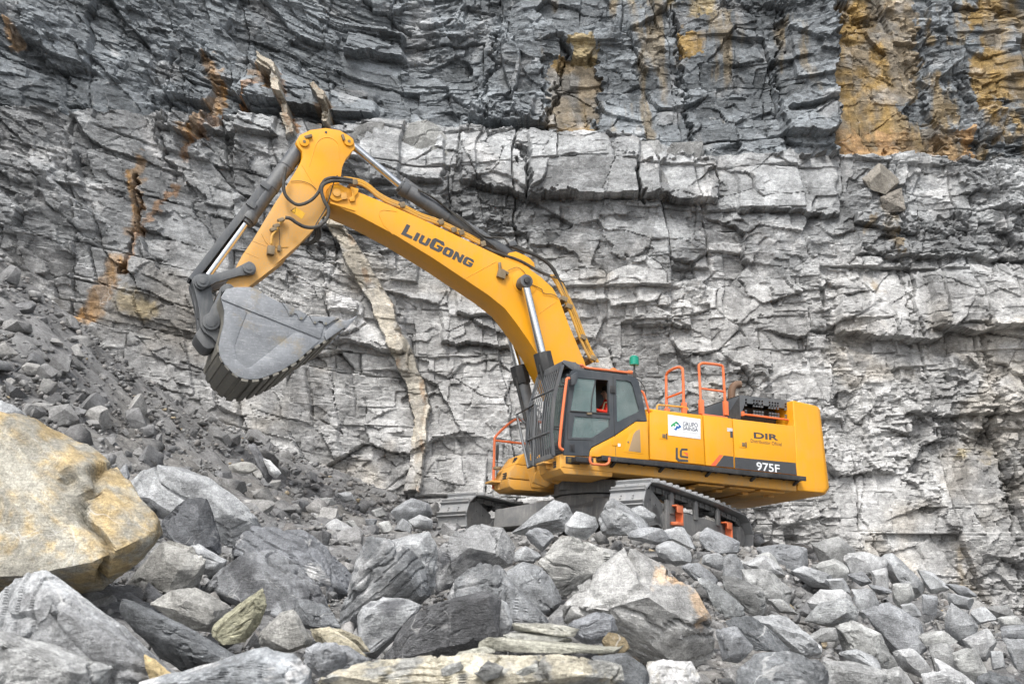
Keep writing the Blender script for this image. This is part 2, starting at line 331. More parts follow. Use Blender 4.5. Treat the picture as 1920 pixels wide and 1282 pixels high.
    stain(in_poly(qx, qy, [(1280, 30), (1335, 35), (1330, 85), (1280, 80)]) * brk, OC)
    stain(in_poly(qx, qy, [(1630, 370), (1680, 370), (1690, 560), (1660, 640), (1610, 470)]) * brk2, (0.30, 0.235, 0.15), 0.8)
    stain(in_poly(qx, qy, [(1760, 980), (1800, 990), (1840, 1110), (1790, 1100)]) * brk2, (0.36, 0.28, 0.16), 0.6)
    stain(in_poly(qx, qy, [(1790, 840), (1870, 835), (1870, 870), (1790, 870)]) * brk2, (0.50, 0.42, 0.25), 0.6)
    for pts, wd in (([(375, 80), (395, 150), (378, 215), (360, 255)], 17), ([(470, 140), (440, 190), (400, 230), (365, 260), (345, 300)], 9), ([(262, 300), (255, 370), (250, 430)], 15), ([(320, 345), (290, 390), (262, 440), (235, 520)], 9), ([(225, 490), (195, 540), (160, 590)], 26), ([(490, 110), (520, 140), (535, 190), (548, 250)], 11), ([(475, 110), (500, 150)], 16), ([(605, 170), (612, 230)], 12), ([(0, 10), (8, 60)], 14)):
        stain(sstep(wd, wd * .55, seg_dist(qx, qy, pts)) * (0.65 + 0.35 * fib) * (0.7 + 0.3 * brk), OR if wd < 12 else (0.37, 0.225, 0.10), 1.0)
    stain(sstep(24, 8, seg_dist(qx, qy, [(230, 560), (300, 590)])) * brk, (0.36, 0.28, 0.14), 0.6)
    stain(ribm * (0.8 + 0.2 * fib) * (1 - .6 * sstep(800, 930, py)), CREAM, 0.95); stain(ribm * sstep(0.15, 0.4, fbm2(U * 2.2, V * 1.4, 4, 255)) * (fib > .3), (0.33, 0.20, 0.11), 0.6)
    # white calcite coats and streaks
    wh = 0.8 * sstep(0.18, 0.42, fbm2(U * 0.9 + 5, V * 0.8, 5, 199)) * (1 - .45 * upper) * (0.4 + 0.6 * (t1 > .4))
    for pts, wd in (([(275, 200), (290, 280), (310, 310)], 16), ([(180, 40), (190, 110)], 12), ([(10, 280), (30, 320)], 18), ([(1180, 480), (1200, 470)], 22), ([(1590, 850), (1600, 880)], 20), ([(1610, 880), (1620, 930)], 26), ([(1480, 780), (1560, 600), (1570, 470)], 16), ([(1880, 410), (1920, 415)], 16), ([(1330, 470), (1310, 520)], 20), ([(640, 580), (660, 640)], 22), ([(790, 760), (820, 880)], 18), ([(1340, 330), (1300, 400), (1420, 440)], 18), ([(905, 300), (960, 350)], 18), ([(740, 480), (760, 560), (740, 620)], 22)):
        wh = np.maximum(wh, sstep(wd * 1.3, wd * .4, seg_dist(qx, qy, pts)) * brk2)
    stain(wh, (0.50, 0.50, 0.50), 0.75)
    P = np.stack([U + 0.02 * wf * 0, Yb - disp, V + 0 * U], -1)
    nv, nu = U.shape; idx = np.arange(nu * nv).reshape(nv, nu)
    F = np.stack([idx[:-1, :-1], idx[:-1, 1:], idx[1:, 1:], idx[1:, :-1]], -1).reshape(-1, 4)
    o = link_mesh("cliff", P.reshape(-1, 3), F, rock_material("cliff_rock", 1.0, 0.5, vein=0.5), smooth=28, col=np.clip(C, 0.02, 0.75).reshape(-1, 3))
    tag(o, "tall stratified grey quarry face with ochre stained joints", "cliff", kind="structure")
    return o
cliff = make_cliff()
# ================================================================== ground: one rubble-covered sheet
# machine pose (measured from its own straight edges): forward, left, up axes and the foot of the slew axis
def _unit(v): return v / np.linalg.norm(v)
_back = _unit(ray((5475, 1308))); _right = ray((94, 1180)); _right = _unit(_right - _back * (_right @ _back))
MX, MY = -_back, -_right; MZ = np.cross(MX, MY); MR = np.stack([MX, MY, MZ], 1)
_A = ray((1216, 862.5)); _A = CAM + _A * 21.0 / (_A @ _f)
MO = _A - MR @ np.array([0.35, 1.65, 1.75])
SLEW = np.array([0.60, -0.04, 0.0])                                  # slew centre in machine coordinates
SWING = R_(31.0)
MT = MR @ np.array([[math.cos(SWING), -math.sin(SWING), 0], [math.sin(SWING), math.cos(SWING), 0], [0, 0, 1]])
def M2W(q): return MO + MR @ np.asarray(q, float)
def T2W(q): return MO + MR @ SLEW + MT @ np.asarray(q, float)

_gp = [W(*p) for p in ((0, 1330, 3.0), (500, 1330, 3.3), (960, 1330, 3.4), (1400, 1330, 4.6), (1920, 1300, 7.5), (2500, 1300, 9),
       (-500, 1250, 4), (-500, 900, 9), (-300, 640, 15), (-500, 420, 20),
       (60, 1150, 6.5), (300, 1150, 6.5), (650, 1200, 6.5), (900, 1150, 9), (1250, 1180, 8.5), (1450, 1190, 9), (1600, 1160, 13), (1900, 1200, 15), (2300, 1220, 18),
       (0, 800, 12), (230, 890, 13), (450, 985, 14.5), (620, 1010, 16), (800, 1040, 16), (1000, 1040, 15.5), (1200, 1045, 15), (1350, 1060, 16),
       (0, 476, 21), (130, 605, 22), (350, 765, 23.5), (480, 835, 24.6), (620, 885, 25.6), (760, 938, 26.6),
       (60, 640, 16.5), (200, 760, 17), (330, 850, 17.5), (520, 930, 18.5), (700, 965, 20),
       (1450, 1018, 26), (1600, 1045, 27), (1750, 1095, 28), (1900, 1160, 29.5), (2300, 1180, 31), (1500, 1060, 20), (1750, 1130, 21), (1920, 1180, 23))]
_gp += [T2W((x, y, 0.02)) for x in (-3.0, -1, 1.2, 3.3) for y in (-2.7, 0, 1.9)] + [T2W((x, y, 0.12)) for x in (-2.4, -1, 1.2, 2.6) for y in (2.9,)]
_gp += [np.array(p, float) for p in ((0, -6, 0.2), (-10, -6, 0.6), (12, -6, 0.1), (0, 0, 0.45), (-6, 0, 0.8), (7, 0, 0.2), (-22, 6, 3), (24, 10, 0.3), (30, 25, 0.2), (-24, 16, 7), (-4, 36, 3.5), (8, 37, 2), (20, 38, 1))]
_gp = np.array(_gp)
def _tps(r): r = np.maximum(r, 1e-6); return r * r * np.log(r)
_K = _tps(np.hypot(_gp[:, None, 0] - _gp[None, :, 0], _gp[:, None, 1] - _gp[None, :, 1])) + 0.25 * np.eye(len(_gp)) * 3
_Q = np.concatenate([np.ones((len(_gp), 1)), _gp[:, :2]], 1)
_S = np.linalg.solve(np.block([[_K, _Q], [_Q.T, np.zeros((3, 3))]]), np.concatenate([_gp[:, 2], np.zeros(3)]))
def ground_z(x, y):
    x = np.atleast_1d(np.asarray(x, float)); y = np.atleast_1d(np.asarray(y, float)); s = x.shape
    x = x.ravel(); y = y.ravel(); out = np.empty_like(x)
    for k in range(0, len(x), 20000):
        a = slice(k, k + 20000)
        out[a] = _tps(np.hypot(x[a, None] - _gp[None, :, 0], y[a, None] - _gp[None, :, 1])) @ _S[:len(_gp)] + _S[-3] + _S[-2] * x[a] + _S[-1] * y[a]
    d = (np.stack([x, y, out], 1) - CAM) @ _f; out = out - 0.30 * sstep(15, 9, d) - 0.12 * sstep(1.5, 3.5, x) * sstep(22, 17, d)      # the boulders of the pile stand clear of the fines between them
    return np.clip(out, -0.9, 9).reshape(s)
def make_ground():
    xs = np.concatenate([np.linspace(-400, -34, 10), np.linspace(-33, -17, 40), np.arange(-16.8, 18, 0.11), np.linspace(18.5, 36, 40), np.linspace(40, 400, 10)])
    ys = np.concatenate([np.linspace(-400, -12, 10), np.linspace(-10, 1, 40), np.arange(1.1, 33, 0.11), np.linspace(33.5, 40, 10), np.linspace(60, 400, 6)])
    X, Y = np.meshgrid(xs, ys)
    Xc, Yc = np.clip(X, -30, 34), np.clip(Y, -10, 40)
    Z = ground_z(Xc, Yc)
    far = sstep(0, 60, np.maximum(np.abs(X - Xc), np.abs(Y - Yc))); Z = Z * (1 - far) + far * 0.0
    n = 0.16 * fbm2(X * 0.9, Y * 0.9, 4, 301); i, j, e, a, b = vor2(X / 0.42, Y / 0.42, 311)
    n += 0.12 * (rnd(i, j, 312) - .5) + 0.12 * (rnd(i, j, 313) - .5) * a + 0.12 * (rnd(i, j, 314) - .5) * b
    i2, j2, e2, a2, b2 = vor2(X / 0.19, Y / 0.19, 321); n += 0.05 * (rnd(i2, j2, 322) - .5) + 0.08 * (rnd(i2, j2, 323) - .5) * a2
    Z = Z - 0.06 + n * (1 - far)
    g = 0.17 + 0.05 * (rnd(i, j, 312) - .5) + 0.04 * (rnd(i2, j2, 322) - .5) + 0.03 * fbm2(X * .5, Y * .5, 3, 331)
    brown = sstep(-0.1, 0.3, fbm2(X * 0.35, Y * 0.35, 4, 341))
    C = np.stack([g * (1 + 0.03 * brown), g, g * (1 - 0.05 * brown)], -1)
    nv, nu = X.shape; idx = np.arange(nu * nv).reshape(nv, nu)
    F = np.stack([idx[:-1, :-1], idx[:-1, 1:], idx[1:, 1:], idx[1:, :-1]], -1).reshape(-1, 4)
    o = link_mesh("ground", np.stack([X, Y, Z], -1).reshape(-1, 3), F, rock_material("ground_rubble", 2.2, 0.6, vein=0.15), smooth=30, col=C.reshape(-1, 3))
    return tag(o, "grey broken rock ground of the quarry floor", "ground", kind="structure")
ground = make_ground()

# ================================================================== boulders
ROCK = rock_material("boulder_rock", 1.7, 0.6, vein=0.7, speck=0.55)
STONE = rock_material("rubble_stone", 1.0, 0.45, vein=0.35, objvar=True, world=False, speck=0.6)
GREY, PALE, DARK, TAN, OCHRE, WARM = (0.235, 0.24, 0.248), (0.335, 0.34, 0.345), (0.115, 0.118, 0.125), (0.40, 0.36, 0.27), (0.36, 0.30, 0.20), (0.29, 0.283, 0.265)
def hull(pts):
    bm = bmesh.new()
    for p in pts: bm.verts.new(p)
    r = bmesh.ops.convex_hull(bm, input=bm.verts)
    kill = [v for v in bm.verts if not v.link_faces]
    if kill: bmesh.ops.delete(bm, geom=kill, context='VERTS')
    bmesh.ops.recalc_face_normals(bm, faces=bm.faces); bmesh.ops.triangulate(bm, faces=bm.faces)
    bm.verts.index_update()
    V = np.array([v.co[:] for v in bm.verts]); F = np.array([[v.index for v in f.verts] for f in bm.faces]); bm.free()
    return V, F
def refine(V, F, target, maxv=9000):
    """split long edges until the facets are small; the coarse facet of each new face is remembered"""
    src = np.arange(len(F))
    while True:
        E = np.sort(np.concatenate([F[:, [0, 1]], F[:, [1, 2]], F[:, [2, 0]]]), 1)
        L = np.linalg.norm(V[E[:, 0]] - V[E[:, 1]], axis=1)
        if np.percentile(L, 70) < target or len(V) > maxv: return V, F, src
        key, inv = np.unique(E[:, 0] * 10000000 + E[:, 1], return_inverse=True)
        a, b = key // 10000000, key % 10000000
        n = len(V); V = np.concatenate([V, (V[a] + V[b]) / 2]); k = len(F)
        m01, m12, m20 = n + inv[:k], n + inv[k:2 * k], n + inv[2 * k:]
        F = np.concatenate([np.stack(t, 1) for t in ((F[:, 0], m01, m20), (m01, F[:, 1], m12), (m20, m12, F[:, 2]), (m01, m12, m20))])
        src = np.concatenate([src] * 4)
def vnormals(V, F):
    fn = np.cross(V[F[:, 1]] - V[F[:, 0]], V[F[:, 2]] - V[F[:, 0]]); n = np.zeros_like(V)
    for k in range(3): np.add.at(n, F[:, k], fn)
    return n / (np.linalg.norm(n, axis=1, keepdims=True) + 1e-12)
def roughen(V, F, size, seed, amp=1.0, strata=None):
    n = vnormals(V, F); off = np.array([seed * 1.7, seed * 3.1, seed * 0.7]) % 50
    d = 0.030 * size * fbm3(V * (1.3 / size) + off, 3, 401)
    d += 0.030 * size * fbm3(V * (4.0 / size) + off, 4, 405, 0.6)
    if strata is None:
        rs = np.random.default_rng(seed); strata = rs.normal(size=3); strata /= np.linalg.norm(strata)
    s = V @ strata * (9.0 / size) + 1.2 * fbm3(V * (1.5 / size) + off, 2, 411)
    fr = s - np.floor(s); d += 0.024 * size * (np.minimum(fr, 0.25) * 4 - 0.5) * (vnoise3(V * (1.2 / size) + off, 415) > -0.05)
    ck = np.abs(fbm3(V * (1.6 / size) + off + 9, 3, 421)); d -= 0.05 * size * np.clip(1 - ck / 0.05, 0, 1)
    return V + n * (d * amp)[:, None]
def boulder(outline, depth, colour=GREY, label=None, group=None, ridge=(), thick=0.75, seed=0, patch=None, lam=None, res=0.010, name="boulder", amp=1.0, jitter=0.10, parent=None, front=0.5, cuts=9):
    rs = np.random.default_rng(1000 + seed); o2 = np.array(outline, float); c = o2.mean(0)
    w, h = np.ptp(o2[:, 0]), np.ptp(o2[:, 1]); size_m = min(w, h) * depth / FPX; T = thick * (0.55 * size_m + 0.25 * max(w, h) * depth / FPX)
    pts = [W(x, y, depth + jitter * T * rs.normal()) for x, y in o2]
    if ridge: pts += [W(x, y, depth - T * k) for x, y, k in ridge]
    else:
        tx, ty = rs.uniform(-.5, .5), rs.uniform(-.15, .6); k = rs.uniform(.52, .78); sh = np.array([rs.uniform(-.12, .12) * w, rs.uniform(-.05, .18) * h])
        for p in o2[rs.random(len(o2)) < .85]:
            q = c + (p - c) * k * rs.uniform(.85, 1.15) + sh; e = 1 + tx * (q[0] - c[0]) / w + ty * (q[1] - c[1]) / h
            pts.append(W(q[0], q[1], depth - T * front * e * rs.uniform(.8, 1.1)))
    for p in o2[::1]:
        q = c + (p - c) * rs.uniform(0.55, 0.85); pts.append(W(q[0], q[1] + 0.1 * h, depth + T * rs.uniform(0.55, 1.0)))
    V, F = hull(pts)
    base = np.array([V[:, 0].mean(), V[:, 1].mean(), V[:, 2].min()]); V = V - base
    V, F, src = refine(V, F, max(0.02, res * depth * 0.55))
    ctr = V.mean(0)
    for _k in range(cuts if not ridge else 3):                                              # split faces: planes that cut corners off
        nn = rs.normal(size=3); nn[1] = -abs(nn[1]) * .8; nn /= np.linalg.norm(nn); dd = (V - ctr) @ nn; lim = dd.max() * (rs.uniform(.86, .97) if not ridge else rs.uniform(.93, .98))
        V = V - nn[None] * np.clip(dd - lim, 0, None)[:, None] * .92
    V0 = V; V = roughen(V, F, max(size_m, 0.12), seed + 3, amp, lam)
    off = np.array([seed * 2.3 + 4, seed * 1.1, seed * 4.7]) % 60
    fv = np.zeros(len(V)); fc = rs.random(src.max() + 1)
    for k in range(3): fv[F[:, k]] = fc[src]
    g = 1.08 + 0.36 * fbm3(V0 * (1.6 / max(size_m, .2)) + off, 4, 431) + 0.42 * (fv - 0.5)
    C = np.array(colour)[None, :] * np.array([.985, 1.0, 1.012]) * g[:, None]
    if patch:
        pc, lo, hi, fq = patch
        m = sstep(lo, hi, fbm3(V0 * (fq / max(size_m, .2)) + off + 7, 6, 441, .68))[:, None]; C = C * (1 - m) + np.array(pc) * g[:, None] * m
    o = link_mesh(name, V, F, ROCK, parent, smooth=32, col=np.clip(C, 0.03, 0.75)); o.location = base
    if parent is None: tag(o, label, "boulder" if name == "boulder" else "rock", group)
    return o
def T(c, s):  # "x,y x,y ..." in a crop's own coordinates
    return [c(*map(float, p.split(","))) for p in s.split()]
WHITE = (0.55, 0.55, 0.55); OP = (0.44, 0.29, 0.10)
HERO = [
 # outline, depth, colour, label, extra
 (T(c7, "-260,60 0,95 150,125 380,225 515,330 535,405 620,520 698,575 705,612 650,700 540,785 460,880 300,845 150,830 0,905 -260,1000"), 8.0, (0.295, 0.28, 0.24), "huge ochre-stained boulder with rough undercut lower edge", dict(ridge=[(-100, 1085, .62), (60, 1078, .62), (180, 1050, .58), (285, 1000, .45), (292, 975, .3), (40, 960, .42), (170, 955, .36)], patch=((.38, .295, .165), -.18, .34, 9.0), thick=.8, amp=1.3, res=.007)),
 (T(c7, "545,395 600,338 690,303 830,330 960,390 1090,490 1215,600 1000,690 960,640 720,560 560,450"), 12.0, PALE, "smooth pale grey slab boulder sloping behind the ochre-stained boulder", dict(front=.3)),
 (T(c7, "715,560 760,510 860,440 925,460 940,560 985,660 975,705 850,670 720,625"), 10.4, DARK, "dark wedge-shaped boulder split by one thin white vein", {}),
 (T(c7, "640,745 720,628 850,680 915,740 890,850 740,865 640,925 530,895 560,810"), 9.2, WARM, "warm grey boulder wedged under the edge of the ochre-stained boulder", {}),
 (T(c7, "820,662 880,655 1010,735 990,780 900,830 870,760"), 10.2, PALE, "small bluish white boulder beside the dark veined wedge", {}),
 (T(c7, "985,660 1130,590 1360,612 1460,690 1560,790 1600,930 1500,1040 1240,960 1010,740"), 11.0, (0.16, 0.165, 0.175), "big slate grey boulder crossed by short white veins", dict(patch=(WHITE, .3, .42, 3))),
 (T(c7, "880,860 1040,718 1230,690 1300,740 1420,870 1515,1030 1380,1040 1180,965 1020,925"), 9.3, GREY, "sloping grey boulder leaning against the slate boulder with veins", dict(patch=(DARK, .0, .2, 1.6))),
 (T(c7, "655,925 760,862 880,855 1035,940 965,1055 840,1040 740,985"), 7.2, WARM, "rounded warm grey boulder behind the long dark slab", {}),
 (T(c7, "470,885 620,930 760,1000 900,1078 1085,1170 1030,1215 900,1225 830,1232 690,1130 560,1000"), 5.6, (0.13, 0.135, 0.14), "long dark slate slab lying tilted between pale boulders", dict(thick=.6, lam=np.array([.3, .4, .86]))),
 (T(c7, "928,1055 1000,980 1165,858 1182,930 1150,1010 1090,1095 1000,1105 935,1075"), 6.1, (0.36, 0.345, 0.25), "upright yellowish shard of laminated stone", dict(thick=.4, lam=np.array([.55, .2, .8]))),
 (T(c7, "-150,1000 0,915 90,800 200,778 300,862 450,970 560,1080 700,1165 830,1290 400,1400 -150,1400"), 4.5, PALE, "large pale boulder with a long ridge sloping to the slab", dict(patch=((.24, .245, .25), .0, .2, 2), res=.008)),
 (T(c7, "-150,1000 0,1035 260,1150 430,1182 520,1205 500,1300 300,1420 -150,1420"), 3.5, (0.30, 0.30, 0.295), "pale rock with chipped dark rim below the ridge boulder", dict(res=.009)),
 (T(c7, "635,1140 720,1200 815,1275 680,1280"), 4.3, (0.46, 0.36, 0.20), "small yellow-ochre stone chip between pale boulders", dict(name="rock")),
 (T(c7, "1140,1060 1240,960 1310,945 1395,1100 1290,1145 1150,1125"), 6.0, WARM, "warm grey block standing beside the yellowish shard", {}),
 (T(c7, "540,1300 860,1255 1090,1180 1170,1120 1300,1150 1400,1230 1415,1330 900,1400"), 3.7, (0.27, 0.28, 0.29), "grey boulder with white scuffs under the yellowish shard", dict(patch=(WHITE, .05, .25, 3), res=.009)),
 (T(c7, "1340,1165 1420,1105 1540,1110 1640,1170 1620,1250 1500,1285 1420,1245"), 5.0, GREY, "rounded grey rock at the end of the cream slab", {}),
 (T(c7, "1365,1030 1514,1035 1600,1075 1650,1140 1514,1120 1400,1095"), 6.6, TAN, "flat tan slab half hidden among dark boulders", dict(thick=.5)),
 (T(c7, "-200,-20 0,20 60,40 122,90 115,122 0,100 -200,120"), 12.5, PALE, "pale rock on the gravel above the ochre-stained boulder", {}),
 (T(c7, "518,345 560,300 578,360 545,412"), 12.3, GREY, "small upright plate stone against the smooth pale slab", dict(name="rock")),
 (T(c7, "1098,218 1128,208 1165,270 1215,370 1190,392 1150,320"), 17.5, (0.15, 0.15, 0.155), "dark standing shard pointing up from the rubble", dict(name="rock", thick=.6)),
 (T(c7, "1165,280 1200,290 1250,345 1225,372 1195,350"), 17.3, WHITE, "white flake leaning on the dark standing shard", dict(name="rock")),
 (T(c7, "1008,310 1060,295 1120,300 1152,330 1100,350 1030,345"), 17.0, WARM, "flat brownish stone lying beside the dark standing shard", dict(name="rock")),
 (T(c8, "225,640 310,370 370,242 480,262 600,310 680,420 722,555 640,592 470,545 330,650 290,775 235,745"), 9.0, (0.185, 0.19, 0.195), "mottled dark grey boulder with pale edges, face towards the quarry floor", dict(ridge=[c8(480, 290) + (.45,), c8(640, 560) + (.35,), c8(320, 420) + (.5,), c8(300, 640) + (.4,), c8(560, 420) + (.6,)], patch=((.36, .365, .37), .05, .28, 2.2))),
 (T(c8, "420,262 560,235 690,212 732,300 735,420 715,545 640,470 520,380"), 9.9, PALE, "pale upright boulder behind the mottled boulder", {}),
 (T(c8, "728,320 840,205 960,172 1085,190 1140,300 1130,395 980,420 850,470 728,540"), 11.4, (0.29, 0.29, 0.29), "broad grey-white boulder in front of the far track", dict(ridge=[c8(900, 300) + (.5,), c8(1040, 330) + (.5,), c8(800, 380) + (.3,)], patch=(DARK, .12, .3, 1.3))),
 (T(c8, "735,545 850,458 960,375 1060,400 1130,470 1230,600 1335,690 1200,730 1050,740 900,640"), 8.4, (0.19, 0.195, 0.20), "broken grey boulder with jagged crest behind the brown-black slab", dict(patch=(PALE, .05, .25, 2))),
 (T(c8, "1060,470 1180,378 1260,388 1330,450 1402,580 1335,662 1240,590 1150,535"), 8.8, (0.22, 0.225, 0.23), "grey boulder with streaked top and black undercut side", dict(patch=(DARK, .1, .25, 1.4))),
 (T(c8, "425,895 560,700 720,590 930,548 1000,524 1078,560 1060,690 1055,780 960,830 800,900"), 6.6, (0.095, 0.095, 0.098), "large brown-black slab with a flat dark face", dict(ridge=[c8(600, 720) + (.3,), c8(1010, 560) + (.3,), c8(940, 790) + (.35,), c8(560, 880) + (.35,)], thick=.6, amp=.7)),
 (T(c8, "1050,780 1060,660 1078,562 1110,600 1135,700 1100,780"), 6.8, PALE, "narrow pale slice of stone beside the brown-black slab", {}),
 (T(c8, "318,660 360,590 470,533 560,570 662,600 560,700 440,845 400,885 318,860"), 7.1, PALE, "pale angular boulder with a dark notch beside the brown-black slab", dict(patch=(DARK, .18, .3, 1.3))),
 (T(c8, "-20,560 100,580 180,640 235,740 100,740 -20,720"), 7.8, (0.17, 0.175, 0.18), "low dark rock tucked under the mottled boulder", {}),
 (T(c8, "30,830 100,800 200,800 262,860 255,920 120,1000 20,930"), 4.9, GREY, "smooth rounded grey stone beside the cream slab", {}),
 (T(c8, "60,730 160,720 300,800 370,885 250,860 100,780"), 6.0, TAN, "tan plate of stone with dark broken edge", dict(thick=.4)),
 (T(c8, "90,1040 120,970 350,902 700,898 1000,860 1330,868 1510,882 1705,920 1720,1000 1640,1100 600,1200 90,1160"), 3.9, (0.43, 0.395, 0.315), "wide cream slab of layered stone at the foot of the pile", dict(ridge=[c8(400, 960) + (.25,), c8(1000, 960) + (.3,), c8(1500, 970) + (.25,), c8(800, 1060) + (.4,)], thick=.6, lam=np.array([0, .1, .99]), patch=((.27, .27, .255), -.05, .15, 3.5), res=.008, amp=1.8)),
 (T(c8, "1395,600 1480,485 1660,400 1695,312 1720,298 1790,300 1900,390 2000,430 2100,520 2180,640 2200,860 2050,960 1850,930 1700,760 1520,760 1400,690"), 8.6, (0.34, 0.335, 0.325), "huge pale peaked boulder with rust and white calcite patch", dict(ridge=[c8(1720, 330) + (.1,), c8(1640, 620) + (.55,), c8(1850, 560) + (.6,), c8(2050, 700) + (.45,), c8(1500, 640) + (.35,)], patch=((.55, .42, .30), .22, .34, 1.6), res=.008)),
 (T(c8, "1415,700 1600,630 1662,640 1690,740 1640,800 1520,812 1440,770"), 6.2, (0.19, 0.195, 0.205), "blue-grey block between the stacked flat stones and the peaked boulder", {}),
 (T(c8, "1600,790 1640,745 1720,760 1755,830 1700,880 1620,850"), 5.2, (0.20, 0.16, 0.10), "small brown stone beside the stacked flat stones", dict(name="rock")),
 (T(c8, "1540,870 1740,850 1850,940 1870,1060 1700,1150 1560,1060"), 4.8, (0.13, 0.135, 0.14), "dark block under the end of the stacked flat stones", {}),
 (T(c8, "1840,900 1960,870 2080,900 2130,1000 2080,1100 1860,1100"), 5.2, (0.40, 0.38, 0.34), "cream and white stone below the peaked boulder", dict(patch=(WHITE, 0, .2, 2))),
 (T(c8, "1265,375 1380,238 1480,250 1690,350 1665,410 1480,500 1395,570 1340,460"), 11.6, (0.33, 0.325, 0.31), "light layered slab with fine lines behind the peaked boulder", dict(lam=np.array([-.2, .1, .97]), front=.3)),
 (T(c8, "1118,225 1240,130 1350,45 1420,68 1452,130 1440,205 1330,208 1220,240"), 15.2, (0.30, 0.305, 0.31), "leaning light grey boulder before the track frame, with a white seam", dict(ridge=[c8(1270, 170) + (.5,), c8(1370, 150) + (.5,)])),
 (T(c8, "1408,175 1470,108 1570,140 1592,190 1520,262 1412,228"), 14.2, PALE, "flat-topped pale block just before the near track", dict(ridge=[c8(1500, 195) + (.5,), c8(1440, 190) + (.3,)])),
 (T(c8, "1585,150 1600,90 1662,40 1720,70 1800,160 1905,215 1720,235 1600,225"), 15.4, (0.33, 0.335, 0.34), "pointed pale boulder piled against the front of the near track", {}),
 (T(c8, "1190,218 1250,195 1330,205 1358,250 1290,322 1215,265"), 13.2, GREY, "rounded grey stone below the leaning light boulder", {}),
 (T(c8, "1135,330 1200,288 1292,340 1250,385 1140,375"), 12.2, PALE, "small pale stone between the broad grey-white boulder and the layered slab", {}),
 (T(c8, "1750,95 1812,74 1905,130 1865,165 1790,150"), 16.6, PALE, "pale stone resting under the near track's orange step", {}),
 (T(c9, "548,940 560,850 640,772 800,757 940,800 990,850 1005,960 800,1010"), 5.5, (0.14, 0.145, 0.15), "black-faced boulder with pale rim in the lower slope", dict(patch=(PALE, .1, .3, 1.8), res=.009)),
 (T(c9, "455,650 560,640 645,745 570,815 490,805"), 7.2, GREY, "grey block at the foot of the peaked boulder", {}),
 (T(c9, "505,620 600,578 700,640 835,765 780,750 640,750 570,680"), 7.7, (0.12, 0.125, 0.13), "dark slanting boulder beside the grey block at the peaked boulder's foot", {}),
 (T(c9, "370,400 450,428 590,540 612,592 520,602 440,520"), 9.4, (0.20, 0.205, 0.205), "long grey stone lying along the peaked boulder's shoulder", {}),
 (T(c9, "480,395 560,410 680,460 712,520 690,602 600,560 500,480"), 10.2, (0.21, 0.21, 0.205), "slab-sided boulder with dark laminated end, above the long grey stone", {}),
 (T(c9, "380,200 420,173 582,240 585,295 520,305 400,262"), 17.4, GREY, "square-cornered boulder under the rear of the near track", {}),
 (T(c9, "170,262 240,230 340,280 352,342 270,352 180,312"), 14.2, PALE, "pale knobbly boulder below the orange step of the track", {}),
 (T(c9, "32,225 60,180 190,168 262,230 180,255"), 15.2, GREY, "flat grey boulder below the near track idler", {}),
 (T(c9, "198,192 300,163 340,220 362,275 280,255"), 15.9, PALE, "bright pale boulder against the near track frame", {}),
 (T(c9, "875,615 950,530 1080,500 1142,560 1130,615 1000,645"), 11.2, (0.31, 0.315, 0.315), "smooth grey boulder with one ochre patch on the slope", dict(patch=(OP, .28, .4, 1.4))),
 (T(c9, "1690,940 1700,880 1760,850 1860,880 1930,915 1960,1000 1800,1030"), 6.2, (0.13, 0.135, 0.14), "dark rounded stone low on the slope near the cliff side", {}),
 (T(c9, "830,705 900,688 972,740 960,792 860,775"), 8.2, WHITE, "white chipped stone above the black-faced boulder", {}),
]
